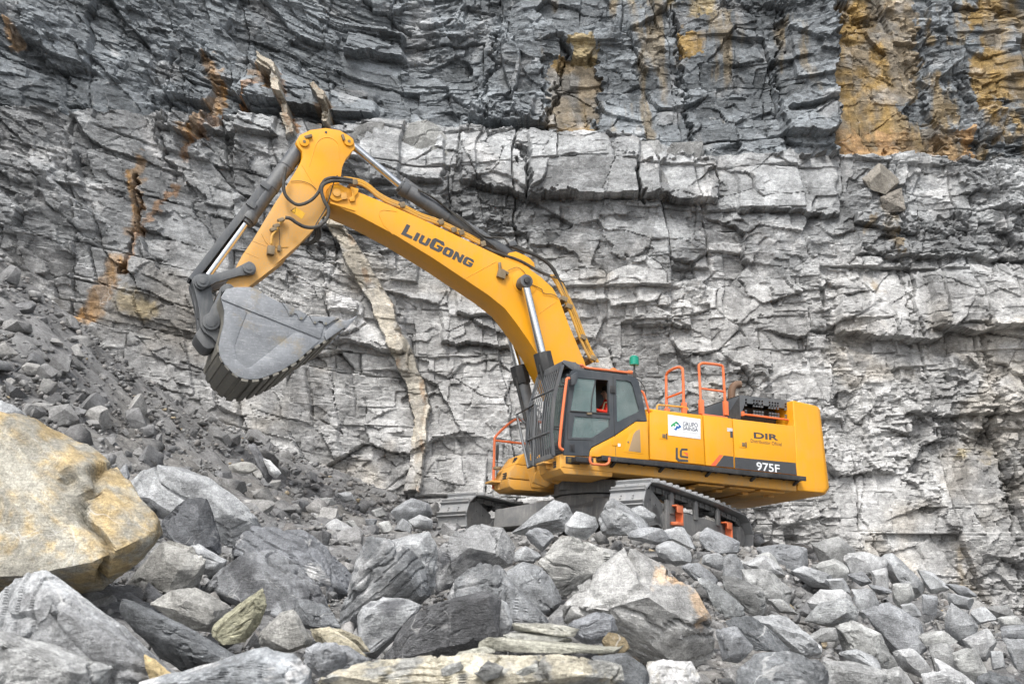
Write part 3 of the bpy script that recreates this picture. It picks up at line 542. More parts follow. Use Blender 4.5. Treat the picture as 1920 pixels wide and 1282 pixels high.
SLOPE = [  # further boulders of the slope below the cliff: look-alikes
 ("618,610 720,590 800,600 920,690 960,725 830,765", 8.2), ("590,372 700,380 822,440 812,522 700,492 600,432", 11.8), ("895,505 960,470 1080,470 1112,512 930,565", 12.4), ("1030,645 1100,610 1240,680 1322,792 1250,815 1080,745", 9.6),
 ("1165,565 1280,538 1420,610 1452,702 1380,752 1310,722 1260,652", 11.2), ("1250,312 1300,298 1440,400 1442,472 1330,452 1270,382", 19), ("1410,370 1500,390 1558,440 1480,465", 19), ("918,252 1040,222 1122,280 1080,332 960,322", 20),
 ("1068,302 1170,290 1268,330 1250,372 1100,392", 18.4), ("918,352 1020,325 1088,360 1075,412 960,412", 17.6), ("658,262 760,250 880,270 888,332 790,372 700,332", 18), ("818,382 880,355 1002,400 1000,442 910,432", 16),
 ("1548,622 1580,540 1702,620 1692,682 1640,702 1560,652", 11.6), ("1468,732 1560,720 1622,790 1580,842 1500,812", 9.6), ("1638,702 1740,650 1792,710 1740,772 1690,772", 11), ("1588,772 1680,740 1742,840 1690,872 1600,832", 9.2),
 ("1808,642 1930,630 1960,690 1820,685", 10.4), ("1828,702 1940,700 1960,800 1880,810", 9.2), ("1038,762 1130,750 1222,790 1242,852 1120,802", 8), ("978,812 1110,810 1292,870 1280,960 1000,960", 6.8), ("1200,380 1270,365 1278,452 1210,442", 17),
 ("1300,440 1380,440 1402,490 1330,532 1300,490", 15), ("1440,490 1510,500 1502,572 1440,562", 14), ("1340,540 1400,530 1438,580 1370,592", 13), ("1668,572 1730,540 1792,590 1700,612", 12.6), ("1740,552 1840,540 1878,590 1790,602", 13.2), ("600,340 700,300 770,350 780,380 690,370", 15),
 ("650,300 720,290 790,380 720,390", 16), ("1085,395 1160,385 1195,420 1150,440", 16.5), ("985,420 1060,415 1100,470 1010,465", 14.5), ("1110,470 1200,462 1240,520 1160,580 1120,540", 12.8), ("700,510 780,515 850,570 760,560", 11), ("1300,760 1400,745 1480,830 1440,860 1340,820", 8.6),
 ("1420,680 1540,660 1600,700 1470,730", 10.4), ("1180,440 1260,455 1300,470 1230,480", 15.6), ("1560,480 1680,510 1660,545 1570,530", 14.5), ("1760,760 1820,760 1830,820 1770,830", 9.8), ("1230,850 1330,830 1400,900 1290,960", 7.4), ("1440,860 1560,850 1640,900 1600,960 1460,950", 7.6), ("690,420 760,410 820,470 800,490", 13.5),
 ("290,350 380,345 470,400 470,430 360,400", 12.2), ("500,300 560,290 600,370 590,420 500,370", 13.2), ("400,300 470,290 520,330 480,360 400,330", 13.8), ("860,700 960,650 1030,650 1040,700 930,700", 9.4), ("1500,790 1560,840 1690,880 1660,920 1540,880", 8.4), ("1790,600 1880,590 1930,640 1820,640", 11.8), ("1550,440 1640,450 1700,490 1620,490", 18)]
LEFTPILE = [("480,105 590,30 690,70 712,140 640,132 530,172", 19), ("500,205 550,138 602,182 592,232", 18), ("570,150 640,125 712,150 712,200 610,200", 18.5), ("380,100 450,80 470,130 400,150", 19.5), ("120,190 200,140 295,200 290,225 160,230", 17), ("240,150 290,150 330,215 300,225", 17.4), ("350,140 420,150 400,200 360,190", 18), ("40,70 110,50 130,100 60,110", 19.5),
 ("200,10 280,0 300,50 230,60", 20.5), ("100,40 190,30 200,90 140,100", 20), ("60,110 130,120 140,160 70,160", 18), ("420,170 480,150 500,200 440,220", 17.6)]
for k, (ol, d, colr, lab, ex) in enumerate(HERO): boulder(ol, d, colr, lab, seed=k, **ex)
_cols = [PALE, (0.29, 0.295, 0.30), GREY, (0.32, 0.32, 0.31), (0.37, 0.37, 0.37), (0.26, 0.26, 0.255)]
def settle(ol):                                                     # the lower part of a boulder goes on down into the pile
    a = np.array(ol); c = a.mean(0); h = np.ptp(a[:, 1]); a = c + (a - c) * np.array([1.12, 1.10]); a[:, 1] += np.where(a[:, 1] > c[1], .22 * h, 0); return [tuple(p) for p in a]
_names = ["pale grey", "light grey", "mid grey", "warm light grey", "whitish grey", "warm mid grey"]
def looks(ol, j, where):
    w, h = np.ptp([p[0] for p in ol]), np.ptp([p[1] for p in ol]); q = w / h
    return "%s %s boulder %s" % (_names[j], "slab-like" if q > 1.9 else "blocky" if q > 1.15 else "upright", where)
for k, (s, d) in enumerate(SLOPE):
    ol = settle(T(c9, s)); j = (k * 5) % 6; cx_ = np.mean([p[0] for p in ol])
    wh = "at the cliff foot beyond the near track" if d > 15.5 else "on the rubble slope between track and cliff foot" if d > 12.3 else "midway up the rubble slope below the cliff" if d > 9.3 else "low on the rubble slope by the black-faced boulder" if cx_ < 1640 else "low on the rubble slope by the dark rounded stone"
    boulder(ol, d, _cols[j], looks(ol, j, wh), "boulders on the rubble slope", seed=200 + k, res=.012)
for k, (s, d) in enumerate(LEFTPILE):
    ol = T(c8, s); j = (k * 5 + 2) % 6; boulder(ol, d, _cols[j], looks(ol, j, "in the heap next to the far track" if np.mean([p[0] for p in ol]) > 700 else "in the rubble between talus and far track"), "boulders heaped by the far track", seed=300 + k, res=.013)
# flat stones stacked on the cream slab
for k, (s, d, colr, lab) in enumerate((("1118,697 1330,700 1495,732 1460,770 1330,765 1130,740", 4.6, (0.34, 0.33, 0.29), "uppermost thin flat stone stacked on the cream slab"),
        ("1072,768 1130,742 1450,772 1450,800 1330,812 1180,800", 4.6, (0.28, 0.275, 0.25), "second thin stone of the stack on the cream slab"),
        ("950,800 1000,778 1100,775 1400,812 1750,832 1755,858 1560,855 1250,852 960,828", 4.5, (0.33, 0.32, 0.27), "long thin flat stone under the stacked flakes"),
        ("795,890 850,850 980,822 1052,845 900,892", 4.4, (0.36, 0.35, 0.30), "flat flake lying on the cream slab"),
        ("685,985 760,930 860,900 880,940 780,985", 3.85, (0.22, 0.22, 0.21), "dark splintered flake on the cream slab's face"),
        ("920,960 1000,890 1088,925 1060,985 980,1005", 3.8, (0.25, 0.25, 0.24), "grey leaf-shaped plate on the cream slab's face"),
        ("1145,965 1200,930 1272,910 1260,945 1180,972", 3.75, (0.40, 0.40, 0.37), "small light flake on the cream slab's face"),
        ("1435,1000 1480,900 1600,890 1710,925 1650,1030 1500,1040", 4.0, (0.28, 0.28, 0.265), "grey plate at the corner of the cream slab"))):
    boulder(T(c8, s), d, colr, lab, name="rock", seed=400 + k, thick=.8, lam=np.array([0, .1, .99]), res=.008, jitter=.35)
# ================================================================== loose stones between the boulders
_rs = np.random.default_rng(11)
def stone_shape(seed, pts=13, flat=0.62):
    rs = np.random.default_rng(seed); p = rs.normal(size=(pts, 3)); p /= np.linalg.norm(p, axis=1, keepdims=True); p *= rs.uniform(.75, 1.05, (pts, 1))
    return hull(p * np.array([1.0, rs.uniform(.6, .95), flat * rs.uniform(.75, 1.25)]))
def on_ground(px, py):
    """where the lines of sight through these pixels meet the ground"""
    D = np.stack([ray(q) for q in zip(px, py)]); hit = np.full(len(px), np.nan); prev = np.ones(len(px), bool)
    for d in np.concatenate([np.arange(3.0, 12, .12), np.arange(12, 31, .25)]):
        P = CAM + D * d; below = P[:, 2] < ground_z(P[:, 0], P[:, 1]); new = below & np.isnan(hit); hit[new] = d
    return CAM + D * hit[:, None], hit
NST = 22000
_px, _py = _rs.uniform(-250, 2170, NST), 450 + 900 * _rs.random(NST) ** .8
_P, _d = on_ground(_px, _py); ok = ~np.isnan(_d) & (_P[:, 1] < cliff_base_y(_P[:, 0], _P[:, 2]) - .2)
def tframe(P): return (P - (MO + MR @ SLEW)) @ MT
_q = tframe(_P); ok &= ~((np.abs(_q[:, 0]) < 3.1) & (np.abs(_q[:, 1]) < 2.7) & (_q[:, 2] < 1.5))
_hid = np.zeros(NST, bool)
for ol, d in [(h[0], h[1]) for h in HERO] + [(T(c9, s), d) for s, d in SLOPE] + [(T(c8, s), d) for s, d in LEFTPILE]: _hid |= in_poly(_px, _py, ol) & (_d > d - .3)
_P, _d, _px, _py, _hid = _P[ok], _d[ok], _px[ok], _py[ok], _hid[ok]
n = len(_P); talus = sstep(60, -60, _py - np.interp(_px, [-300, 0, 250, 450, 600, 760], [760, 790, 860, 900, 900, 905])) * (_px < 800)
rpx = 5.0 * np.maximum(_rs.random(n), .004) ** (-.46) * (1 - .12 * talus) * np.where((_px > 1150) & (_d > 9), 1.15, 1.0); rpx = np.clip(rpx, 3.5, 40)
r = rpx * _d / FPX; r = np.minimum(r, .42)
order = np.argsort(-(rpx * (~_hid) * ((_px > 0) & (_px < 1920) & (_py < 1282))))
single = set(order[:285].tolist())
def tone(k):
    t = talus[k]; g = _rs.normal(.235, .06); g = np.clip(g, .10, .42) * (1 - .15 * t); w = _rs.uniform(-.02, .05)
    c = np.array([g * (1 + w), g, g * (1 - w)])
    if _rs.random() < .03: c = np.array([.30, .25, .175])
    return c
variants = []
for k in range(18):
    V, F = stone_shape(500 + k, 12 + k % 5); V, F, _s = refine(V, F, .33, 400); V = roughen(V, F, 1.3, 60 + k, .8)
    ob = link_mesh("stone", V, F, STONE, smooth=30, col=np.full((len(V), 3), .235)); variants.append(ob.data); bpy.data.objects.remove(ob)
small = [stone_shape(700 + k, 10) for k in range(24)]
SV = {0: [], 1: []}; SF = {0: [], 1: []}; SC = {0: [], 1: []}; cnt = {0: 0, 1: 0}
for k in range(n):
    a, b, c = _rs.uniform(0, 6.28), _rs.normal(0, .35), _rs.normal(0, .35)
    Rm = np.array(Matrix.Rotation(a, 3, 'Z') @ Matrix.Rotation(b, 3, 'X') @ Matrix.Rotation(c, 3, 'Y'))
    pos = _P[k] + np.array([0, 0, r[k] * .18])
    if k in single:
        o = bpy.data.objects.new("stone", variants[k % 18]); sc.collection.objects.link(o)
        M4 = Matrix.Translation(pos.tolist()) @ Matrix(Rm.tolist()).to_4x4() @ Matrix.Diagonal((r[k], r[k], r[k], 1)); o.matrix_world = M4
        if talus[k] > .5: tag(o, "dark grey stone lying on the gravel talus against the cliff", "stone", "stones on the talus")
        elif _px[k] < 830: tag(o, "warm grey stone in the heap beside the far track", "stone", "stones heaped beside the far track")
        elif _d[k] > 13.5: tag(o, "light grey stone in the heap under the excavator and cliff", "stone", "stones under the excavator")
        else: tag(o, "light grey stone wedged between the big boulders of the pile", "stone", "stones between the big boulders")
    else:
        V, F = small[k % 24]; t = 1 if talus[k] > .5 else 0
        SV[t].append((V * r[k]) @ Rm.T + pos); SF[t].append(F + cnt[t]); SC[t].append(np.repeat(tone(k)[None], len(V), 0)); cnt[t] += len(V)
_n2 = 4500; _x2, _y2 = _rs.uniform(-17, 17, _n2), 3 + 25 * _rs.random(_n2) ** .8; _z2 = ground_z(_x2, _y2); _r2 = np.clip(.045 * np.maximum(_rs.random(_n2), .01) ** -.42, .04, .26)
for k in range(_n2):                                                # stones also where boulders hide the ground from here
    P2 = np.array([_x2[k], _y2[k], _z2[k] + .1 * _r2[k]]); q = tframe(P2[None])[0]
    if (abs(q[0]) < 3.1 and abs(q[1]) < 2.7) or P2[1] > cliff_base_y(P2[0], P2[2]) - .3: continue
    V, F = small[k % 24]; t = 1 if P2[2] > 2.6 else 0; a = _rs.uniform(0, 6.28); Rm = np.array(Matrix.Rotation(a, 3, 'Z')); g = np.clip(_rs.normal(.225, .05), .12, .4)
    SV[t].append((V * _r2[k]) @ Rm.T + P2); SF[t].append(F + cnt[t]); SC[t].append(np.repeat(np.array([[g, g, g * .99]]), len(V), 0)); cnt[t] += len(V)
for t, nm, lb in ((0, "rubble", "small broken grey stones filling the gaps of the rubble pile"), (1, "gravel", "dark gravel and small stones covering the talus slope")):
    tag(link_mesh(nm, np.concatenate(SV[t]), np.concatenate(SF[t]), ROCK, col=np.concatenate(SC[t])), lb, nm, kind="stuff")
# blocks standing out of the quarry face
def cliff_depth(px, py, off):
    d = 30.0
    for _ in range(8): P = W(px, py, d); d *= (cliff_base_y(P[0], P[2]) - off) / P[1]
    return float(d)
for k, (s, off, colr) in enumerate((("1150,268 1235,262 1250,290 1215,312 1165,305", .3, (.26, .26, .255)), ("1245,290 1260,268 1318,265 1320,305 1255,308", .35, (.25, .25, .245)), ("1192,318 1240,312 1258,350 1240,377 1198,372", .35, (.27, .27, .265)),
      ("1615,335 1650,303 1690,340 1665,367 1625,352", .30, (.235, .215, .185)), ("1650,370 1690,352 1700,395 1660,400", .28, (.22, .20, .175)), 
      
      ("735,240 800,224 835,245 850,300 790,290 742,275", .25, (.25, .25, .24)), ("640,250 690,228 722,225 715,262 660,272", .2, (.22, .22, .215)))):
    ol = [tuple(map(float, q.split(","))) for q in s.split()]; c = np.mean(ol, 0)
    boulder(ol, cliff_depth(c[0], c[1], off), colr, name="rock_block", seed=600 + k, parent=cliff, res=.003, thick=.8, front=.25, amp=.6, cuts=2)
# ================================================================== the excavator: materials
def paint(name, base, dust=(0.40, 0.30, 0.17), amount=0.35, rough=0.42, scale=2.0, zgrad=None, metallic=0.0, spec=0.5, streak=True):
    m, nt, b = new_mat(name); L = nt.links
    tc = N(nt, "ShaderNodeTexCoord"); P = tc.outputs["Object"]
    n1 = N(nt, "ShaderNodeTexNoise", Scale=scale, Detail=6.0, Roughness=0.65); L.new(P, n1.inputs["Vector"])
    n2 = N(nt, "ShaderNodeTexNoise", Scale=scale * 14, Detail=4.0, Roughness=0.7); L.new(P, n2.inputs["Vector"])
    f = ramp(nt, n1.outputs[0], [(0.40, 0.0), (0.68, 1.0)]); f2 = ramp(nt, n2.outputs[0], [(0.3, 0.35), (0.7, 1.0)])
    fac = mul(nt, mulv(nt, f, f2), amount)
    if streak:
        mp = N(nt, "ShaderNodeMapping"); mp.inputs["Scale"].default_value = (9, 9, 0.8); L.new(P, mp.inputs[0])
        n3 = N(nt, "ShaderNodeTexNoise", Scale=1.5, Detail=3.0); L.new(mp.outputs[0], n3.inputs["Vector"])
        fac = add(nt, fac, mul(nt, ramp(nt, n3.outputs[0], [(0.52, 0.0), (0.75, 1.0)]), amount * 0.5))
    if zgrad:
        sx = N(nt, "ShaderNodeSeparateXYZ"); L.new(P, sx.inputs[0]); mr = N(nt, "ShaderNodeMapRange"); mr.interpolation_type = 'SMOOTHSTEP'
        nz = add(nt, sx.outputs["Z"], mul(nt, n1.outputs[0], 0.5)); L.new(nz, mr.inputs[0])
        for k, v in zip((1, 2, 3, 4), zgrad): mr.inputs[k].default_value = v
        fac = add(nt, fac, mulv(nt, mr.outputs[0], f2))
    n = nt.nodes.new("ShaderNodeClamp"); L.new(fac, n.inputs[0]); fac = n.outputs[0]
    L.new(mix(nt, 'MIX', fac, base, dust), b.inputs["Base Color"])
    r = N(nt, "ShaderNodeMapRange"); L.new(fac, r.inputs[0]); r.inputs[3].default_value = rough; r.inputs[4].default_value = 0.85; L.new(r.outputs[0], b.inputs["Roughness"])
    b.inputs["Metallic"].default_value = metallic; b.inputs["Specular IOR Level"].default_value = spec
    bp = N(nt, "ShaderNodeBump", Strength=0.08, Distance=0.02); L.new(n2.outputs[0], bp.inputs["Height"]); L.new(bp.outputs[0], b.inputs["Normal"])
    return m
YEL = (0.76, 0.335, 0.004)
M_Y = paint("yellow_paint", YEL, amount=0.38, dust=(0.50, 0.32, 0.12))
M_YB = paint("yellow_paint_boom", YEL, amount=0.34, dust=(0.48, 0.31, 0.13))
M_YA = paint("yellow_paint_arm", YEL, amount=0.25, dust=(0.47, 0.33, 0.18), zgrad=(7.5, 6.9, 0.0, 0.72))
M_YD = paint("yellow_paint_dusty", YEL, amount=0.55, dust=(0.44, 0.31, 0.17), zgrad=(2.6, 1.5, 0.25, 0.45))
M_CAB = paint("cab_grey_paint", (0.040, 0.047, 0.056), dust=(0.17, 0.17, 0.165), amount=0.35, rough=0.5)
M_VNT = paint("vent_panel_lighter_grey", (0.085, 0.092, 0.10), dust=(0.2, 0.2, 0.195), amount=0.4, rough=0.5)  # vent panel only: set lighter than the cab grey
M_BLK = paint("black_paint", (0.016, 0.017, 0.019), dust=(0.14, 0.135, 0.125), amount=0.45, rough=0.55)
M_CYL = paint("cylinder_grey_paint", (0.075, 0.082, 0.092), dust=(0.22, 0.215, 0.20), amount=0.5, rough=0.5)
M_TRK = paint("track_steel", (0.25, 0.258, 0.268), dust=(0.38, 0.375, 0.36), amount=0.8, rough=0.55, metallic=0.25, scale=3)
M_FRM = paint("track_frame_steel", (0.115, 0.118, 0.12), dust=(0.30, 0.29, 0.275), amount=0.8, rough=0.65)
M_BKD = paint("bucket_wear_strip_steel", (0.17, 0.165, 0.15), dust=(0.32, 0.30, 0.24), amount=0.7, rough=0.55, metallic=0.3, scale=4)
M_LNK = paint("linkage_steel", (0.085, 0.092, 0.10), dust=(0.22, 0.22, 0.215), amount=0.6, rough=0.5, metallic=0.2)
M_ORG = paint("orange_rail_paint", (0.72, 0.155, 0.045), dust=(0.45, 0.28, 0.19), amount=0.4, rough=0.5)
M_HOSE = paint("rubber_hose", (0.028, 0.028, 0.028), dust=(0.17, 0.155, 0.13), amount=0.6, rough=0.75)
M_PIPE = paint("yellow_pipe", (0.62, 0.32, 0.03), dust=(0.34, 0.25, 0.15), amount=0.8, rough=0.55)
M_CLP = paint("clamp_steel", (0.16, 0.12, 0.07), dust=(0.33, 0.26, 0.17), amount=0.7, rough=0.6)
M_RUST = paint("rusty_exhaust", (0.13, 0.075, 0.045), dust=(0.30, 0.23, 0.18), amount=0.6, rough=0.8)
M_TANP = paint("tan_mesh_panel", (0.33, 0.23, 0.13), dust=(0.38, 0.29, 0.2), amount=0.5, rough=0.8)
def scratched(name, base, light, dark):
    m, nt, b = new_mat(name); L = nt.links; tc = N(nt, "ShaderNodeTexCoord"); P = tc.outputs["Object"]
    def nz(sc3, rot, scale, det=5.0, ro=.7):
        mp = N(nt, "ShaderNodeMapping"); mp.inputs["Scale"].default_value = sc3; mp.inputs["Rotation"].default_value = rot; L.new(P, mp.inputs[0])
        n = N(nt, "ShaderNodeTexNoise", Scale=scale, Detail=det, Roughness=ro); L.new(mp.outputs[0], n.inputs["Vector"]); return n.outputs[0]
    col = mix(nt, 'MIX', ramp(nt, nz((1, 1, 1), (0, 0, 0), 2.2), [(.38, 0.0), (.66, 1.0)]), base, dark)
    col = mix(nt, 'MIX', mul(nt, ramp(nt, nz((1, 1, 9), (0, .55, 0), 5.0, 6.0), [(.54, 0.0), (.70, 1.0)]), .5), col, light)
    col = mix(nt, 'MIX', mul(nt, ramp(nt, nz((1, 1, 1), (0, 0, 0), 22.0, 4.0), [(.55, 0.0), (.75, 1.0)]), .5), col, light)
    col = mix(nt, 'MIX', mul(nt, ramp(nt, nz((1, 1, 1), (1, 2, 3), 1.6), [(.56, 0.0), (.70, 1.0)]), .7), col, (.27, .215, .12))
    L.new(col, b.inputs["Base Color"]); b.inputs["Metallic"].default_value = .25; b.inputs["Roughness"].default_value = .55
    bp = N(nt, "ShaderNodeBump", Strength=.25, Distance=.02); L.new(nz((1, 1, 1), (0, 0, 0), 30.0, 4.0), bp.inputs["Height"]); L.new(bp.outputs[0], b.inputs["Normal"]); return m
def plain(name, c, rough=0.5, metallic=0.0, emit=None):
    m, nt, b = new_mat(name); n = N(nt, "ShaderNodeTexNoise", Scale=18.0, Detail=3.0)
    tc = N(nt, "ShaderNodeTexCoord"); nt.links.new(tc.outputs["Object"], n.inputs["Vector"])
    nt.links.new(mix(nt, 'MULTIPLY', 0.5, c, ramp(nt, n.outputs[0], [(0.3, 0.8), (0.7, 1.15)])), b.inputs["Base Color"])
    b.inputs["Roughness"].default_value = rough; b.inputs["Metallic"].default_value = metallic
    return m
M_BKT = scratched("bucket_worn_steel", (.25, .265, .285), (.50, .51, .52), (.17, .18, .195))
M_CHR = plain("chrome_rod", (0.72, 0.74, 0.76), 0.16, 1.0)
M_LET = plain("dark_grey_lettering", (0.052, 0.055, 0.06), 0.55)
M_WHT = plain("white_panel", (0.80, 0.81, 0.82), 0.5); M_LWH = plain("white_lettering", (0.72, 0.74, 0.76), 0.5)
M_NAVY = plain("navy_lettering", (0.02, 0.035, 0.08), 0.5); M_GRN = plain("green_emblem", (0.03, 0.33, 0.12), 0.5); M_BLU = plain("blue_emblem", (0.015, 0.12, 0.38), 0.5); M_PGY = plain("pale_grey_lettering", (0.55, 0.56, 0.58), 0.5)
M_OST = plain("orange_stripe", (0.72, 0.13, 0.05), 0.5); M_GRNL = plain("green_lamp", (0.0, 0.24, 0.16), 0.3); M_AMB = plain("amber_lamp", (0.75, 0.18, 0.03), 0.3)
M_LENS = plain("lamp_lens", (0.12, 0.09, 0.04), 0.15); M_RED = plain("red_workwear", (0.68, 0.035, 0.015), 0.8); M_SKIN = plain("skin", (0.40, 0.22, 0.15), 0.6); M_HAIR = plain("dark_hair", (0.012, 0.01, 0.009), 0.7)
M_INT = plain("cab_interior", (0.035, 0.036, 0.04), 0.8); M_SEAT = plain("seat_fabric", (0.03, 0.03, 0.033), 0.9); M_STR = plain("reflective_strip", (0.6, 0.58, 0.35), 0.5)
def glass_mat():
    m, nt, b = new_mat("tinted_glass"); L = nt.links; nt.nodes.remove(b); out = [n for n in nt.nodes if n.type == 'OUTPUT_MATERIAL'][0]
    tr = N(nt, "ShaderNodeBsdfTransparent"); tr.inputs[0].default_value = (0.50, 0.68, 0.66, 1)
    gl = N(nt, "ShaderNodeBsdfGlossy", Roughness=0.06); gl.inputs[0].default_value = (0.80, 0.95, 0.93, 1)
    df = N(nt, "ShaderNodeBsdfDiffuse"); df.inputs[0].default_value = (0.36, 0.42, 0.41, 1)   # dust film
    n1 = N(nt, "ShaderNodeTexNoise", Scale=3.0, Detail=5.0); tc = N(nt, "ShaderNodeTexCoord"); L.new(tc.outputs["Object"], n1.inputs["Vector"])
    fr = N(nt, "ShaderNodeFresnel", IOR=1.9); a = N(nt, "ShaderNodeMixShader"); L.new(fr.outputs[0], a.inputs[0]); L.new(tr.outputs[0], a.inputs[1]); L.new(gl.outputs[0], a.inputs[2])
    c = N(nt, "ShaderNodeMixShader"); L.new(ramp(nt, n1.outputs[0], [(0.3, 0.14), (0.75, 0.42)]), c.inputs[0]); L.new(a.outputs[0], c.inputs[1]); L.new(df.outputs[0], c.inputs[2])
    L.new(c.outputs[0], out.inputs[0]); return m
M_GLS = glass_mat()

# ------------------------------------------------------------------ shape helpers (machine coordinates: x forward, y left, z up)
from mathutils.geometry import tessellate_polygon
def PM(p, y):
    d = ray(p); t = ((MO + MY * y - CAM) @ MY) / (d @ MY); q = MR.T @ (CAM + d * t - MO); return (float(q[0]), float(q[2]))
def PX(p, x):
    d = ray(p); t = ((MO + MX * x - CAM) @ MX) / (d @ MX); q = MR.T @ (CAM + d * t - MO); return (float(q[1]), float(q[2]))
def poly(c, s, y): return [PM(c(*map(float, q.split(","))), y) for q in s.split()]
class MB:
    def __init__(s): s.v = []; s.f = []
    def add(s, V, F): k = len(s.v); s.v += [tuple(map(float, v)) for v in V]; s.f += [tuple(i + k for i in f) for f in F]; return s
    def box(s, lo, hi):
        x0, y0, z0 = lo; x1, y1, z1 = hi
        return s.add([(x0, y0, z0), (x1, y0, z0), (x1, y1, z0), (x0, y1, z0), (x0, y0, z1), (x1, y0, z1), (x1, y1, z1), (x0, y1, z1)], [(0, 3, 2, 1), (4, 5, 6, 7), (0, 1, 5, 4), (1, 2, 6, 5), (2, 3, 7, 6), (3, 0, 4, 7)])
    def prism(s, pl, y0, y1):
        pl = list(pl); a = sum(pl[i][0] * pl[(i + 1) % len(pl)][1] - pl[(i + 1) % len(pl)][0] * pl[i][1] for i in range(len(pl)))
        if a < 0: pl = pl[::-1]
        n = len(pl); V = [(x, y0, z) for x, z in pl] + [(x, y1, z) for x, z in pl]
        return s.add(V, [tuple(range(n)), tuple(range(2 * n - 1, n - 1, -1))] + [(i, i + n, (i + 1) % n + n, (i + 1) % n) for i in range(n)])
    def holes(s, outer, hs, y0, y1):
        loops = [outer] + list(hs); allp = [p for l in loops for p in l]; tri = tessellate_polygon([[Vector((x, z, 0)) for x, z in l] for l in loops])
        n = len(allp); V = [(x, y0, z) for x, z in allp] + [(x, y1, z) for x, z in allp]; F = []
        for t in tri: F.append(tuple(t)); F.append(tuple(i + n for i in reversed(t)))
        k = 0
        for l in loops:
            m = len(l); F += [(k + i, k + i + n, k + (i + 1) % m + n, k + (i + 1) % m) for i in range(m)]; k += m
        return s.add(V, F)
    def tube(s, path, r, n=10, cap=True, closed=False):
        P = [Vector(p) for p in path]; V = []; F = []; m = len(P); up = None
        rr = r if isinstance(r, (list, tuple)) else [r] * m
        for i, p in enumerate(P):
            t = (P[(i + 1) % m] - P[i - 1]) if closed else (P[min(i + 1, m - 1)] - P[max(i - 1, 0)])
            t = t.normalized()
            if up is None: up = t.orthogonal().normalized()
            up = (up - t * up.dot(t)).normalized(); b = t.cross(up)
            V += [p + (up * math.cos(a) + b * math.sin(a)) * rr[i] for a in (2 * math.pi * k / n for k in range(n))]
        for i in range(m if closed else m - 1):
            j = (i + 1) % m; F += [(i * n + k, i * n + (k + 1) % n, j * n + (k + 1) % n, j * n + k) for k in range(n)]
        if cap and not closed: F += [tuple(range(n - 1, -1, -1)), tuple(range((m - 1) * n, m * n))]
        return s.add(V, F)
    def cyl(s, p0, p1, r0, r1=None, n=24): return s.tube([p0, p1], [r0, r0 if r1 is None else r1], n)
    def obox(s, c, ax, ay, az):
        c, ax, ay, az = map(Vector, (c, ax, ay, az)); V = [c + sx * ax + sy * ay + sz * az for sz in (-1, 1) for sx, sy in ((-1, -1), (1, -1), (1, 1), (-1, 1))]
        return s.add(V, [(0, 3, 2, 1), (4, 5, 6, 7), (0, 1, 5, 4), (1, 2, 6, 5), (2, 3, 7, 6), (3, 0, 4, 7)])
    def build(s, name, mat, parent, bevel=0.0, smooth=35, seg=2, label=None):
        me = bpy.data.meshes.new(name); bm = bmesh.new(); vs = [bm.verts.new(v) for v in s.v]
        for f in s.f:
            try: bm.faces.new([vs[i] for i in f])
            except ValueError: pass
        bmesh.ops.recalc_face_normals(bm, faces=bm.faces)
        if bevel:
            es = [e for e in bm.edges if len(e.link_faces) == 2 and e.calc_face_angle(0) > R_(28)]
            bmesh.ops.bevel(bm, geom=es, offset=bevel, segments=seg, profile=0.6, affect='EDGES', clamp_overlap=True)
        bm.to_mesh(me); bm.free()
        if smooth: me.polygons.foreach_set("use_smooth", np.ones(len(me.polygons), bool)); me.set_sharp_from_angle(angle=R_(smooth))
        me.materials.append(mat); o = bpy.data.objects.new(name, me); sc.collection.objects.link(o); o.parent = parent
        if label: o["label"] = label
        return o
def smooth_path(pts, n=6, closed=False):
    P = [np.array(p, float) for p in pts]; out = []; m = len(P)
    for i in range(m if closed else m - 1):
        p0, p1, p2, p3 = (P[(i - 1) % m] if closed or i else P[0]), P[i], P[(i + 1) % m], (P[(i + 2) % m] if closed or i + 2 < m else P[-1])
        for k in range(n):
            t = k / n; out.append(0.5 * ((2 * p1) + (-p0 + p2) * t + (2 * p0 - 5 * p1 + 4 * p2 - p3) * t * t + (-p0 + 3 * p1 - 3 * p2 + p3) * t ** 3))
    if not closed: out.append(P[-1])
    return [tuple(p) for p in out]
def text_on(name, body, mat, parent, origin, ux, uy, width, height, bold=0.0, nrm=(0, 1, 0), depth=0.003, shear=0.0):
    """flat lettering: origin is the lower-left corner, ux the reading direction, uy up"""
    cu = bpy.data.curves.new(name, 'FONT'); cu.body = body; cu.size = 1.0; cu.offset = bold; cu.extrude = 0.0; cu.shear = shear; cu.resolution_u = 3
    tmp = bpy.data.objects.new(name, cu); sc.collection.objects.link(tmp)
    me = bpy.data.meshes.new_from_object(tmp); bpy.data.objects.remove(tmp); bpy.data.curves.remove(cu)
    V = np.array([v.co[:] for v in me.vertices]); lo, hi = V.min(0), V.max(0)
    o, ux, uy, nn = (np.array(t, float) for t in (origin, ux, uy, nrm)); ux /= np.linalg.norm(ux); uy /= np.linalg.norm(uy)
    s = (V[:, :1] - lo[0]) / (hi[0] - lo[0]) * width; t = (V[:, 1:2] - lo[1]) / (hi[1] - lo[1]) * height
    me.vertices.foreach_set("co", (o + s * ux + t * uy + nn * depth).astype(np.float32).ravel()); me.update()
    me.materials.clear(); me.materials.append(mat); ob = bpy.data.objects.new(name, me); sc.collection.objects.link(ob); ob.parent = parent; return ob
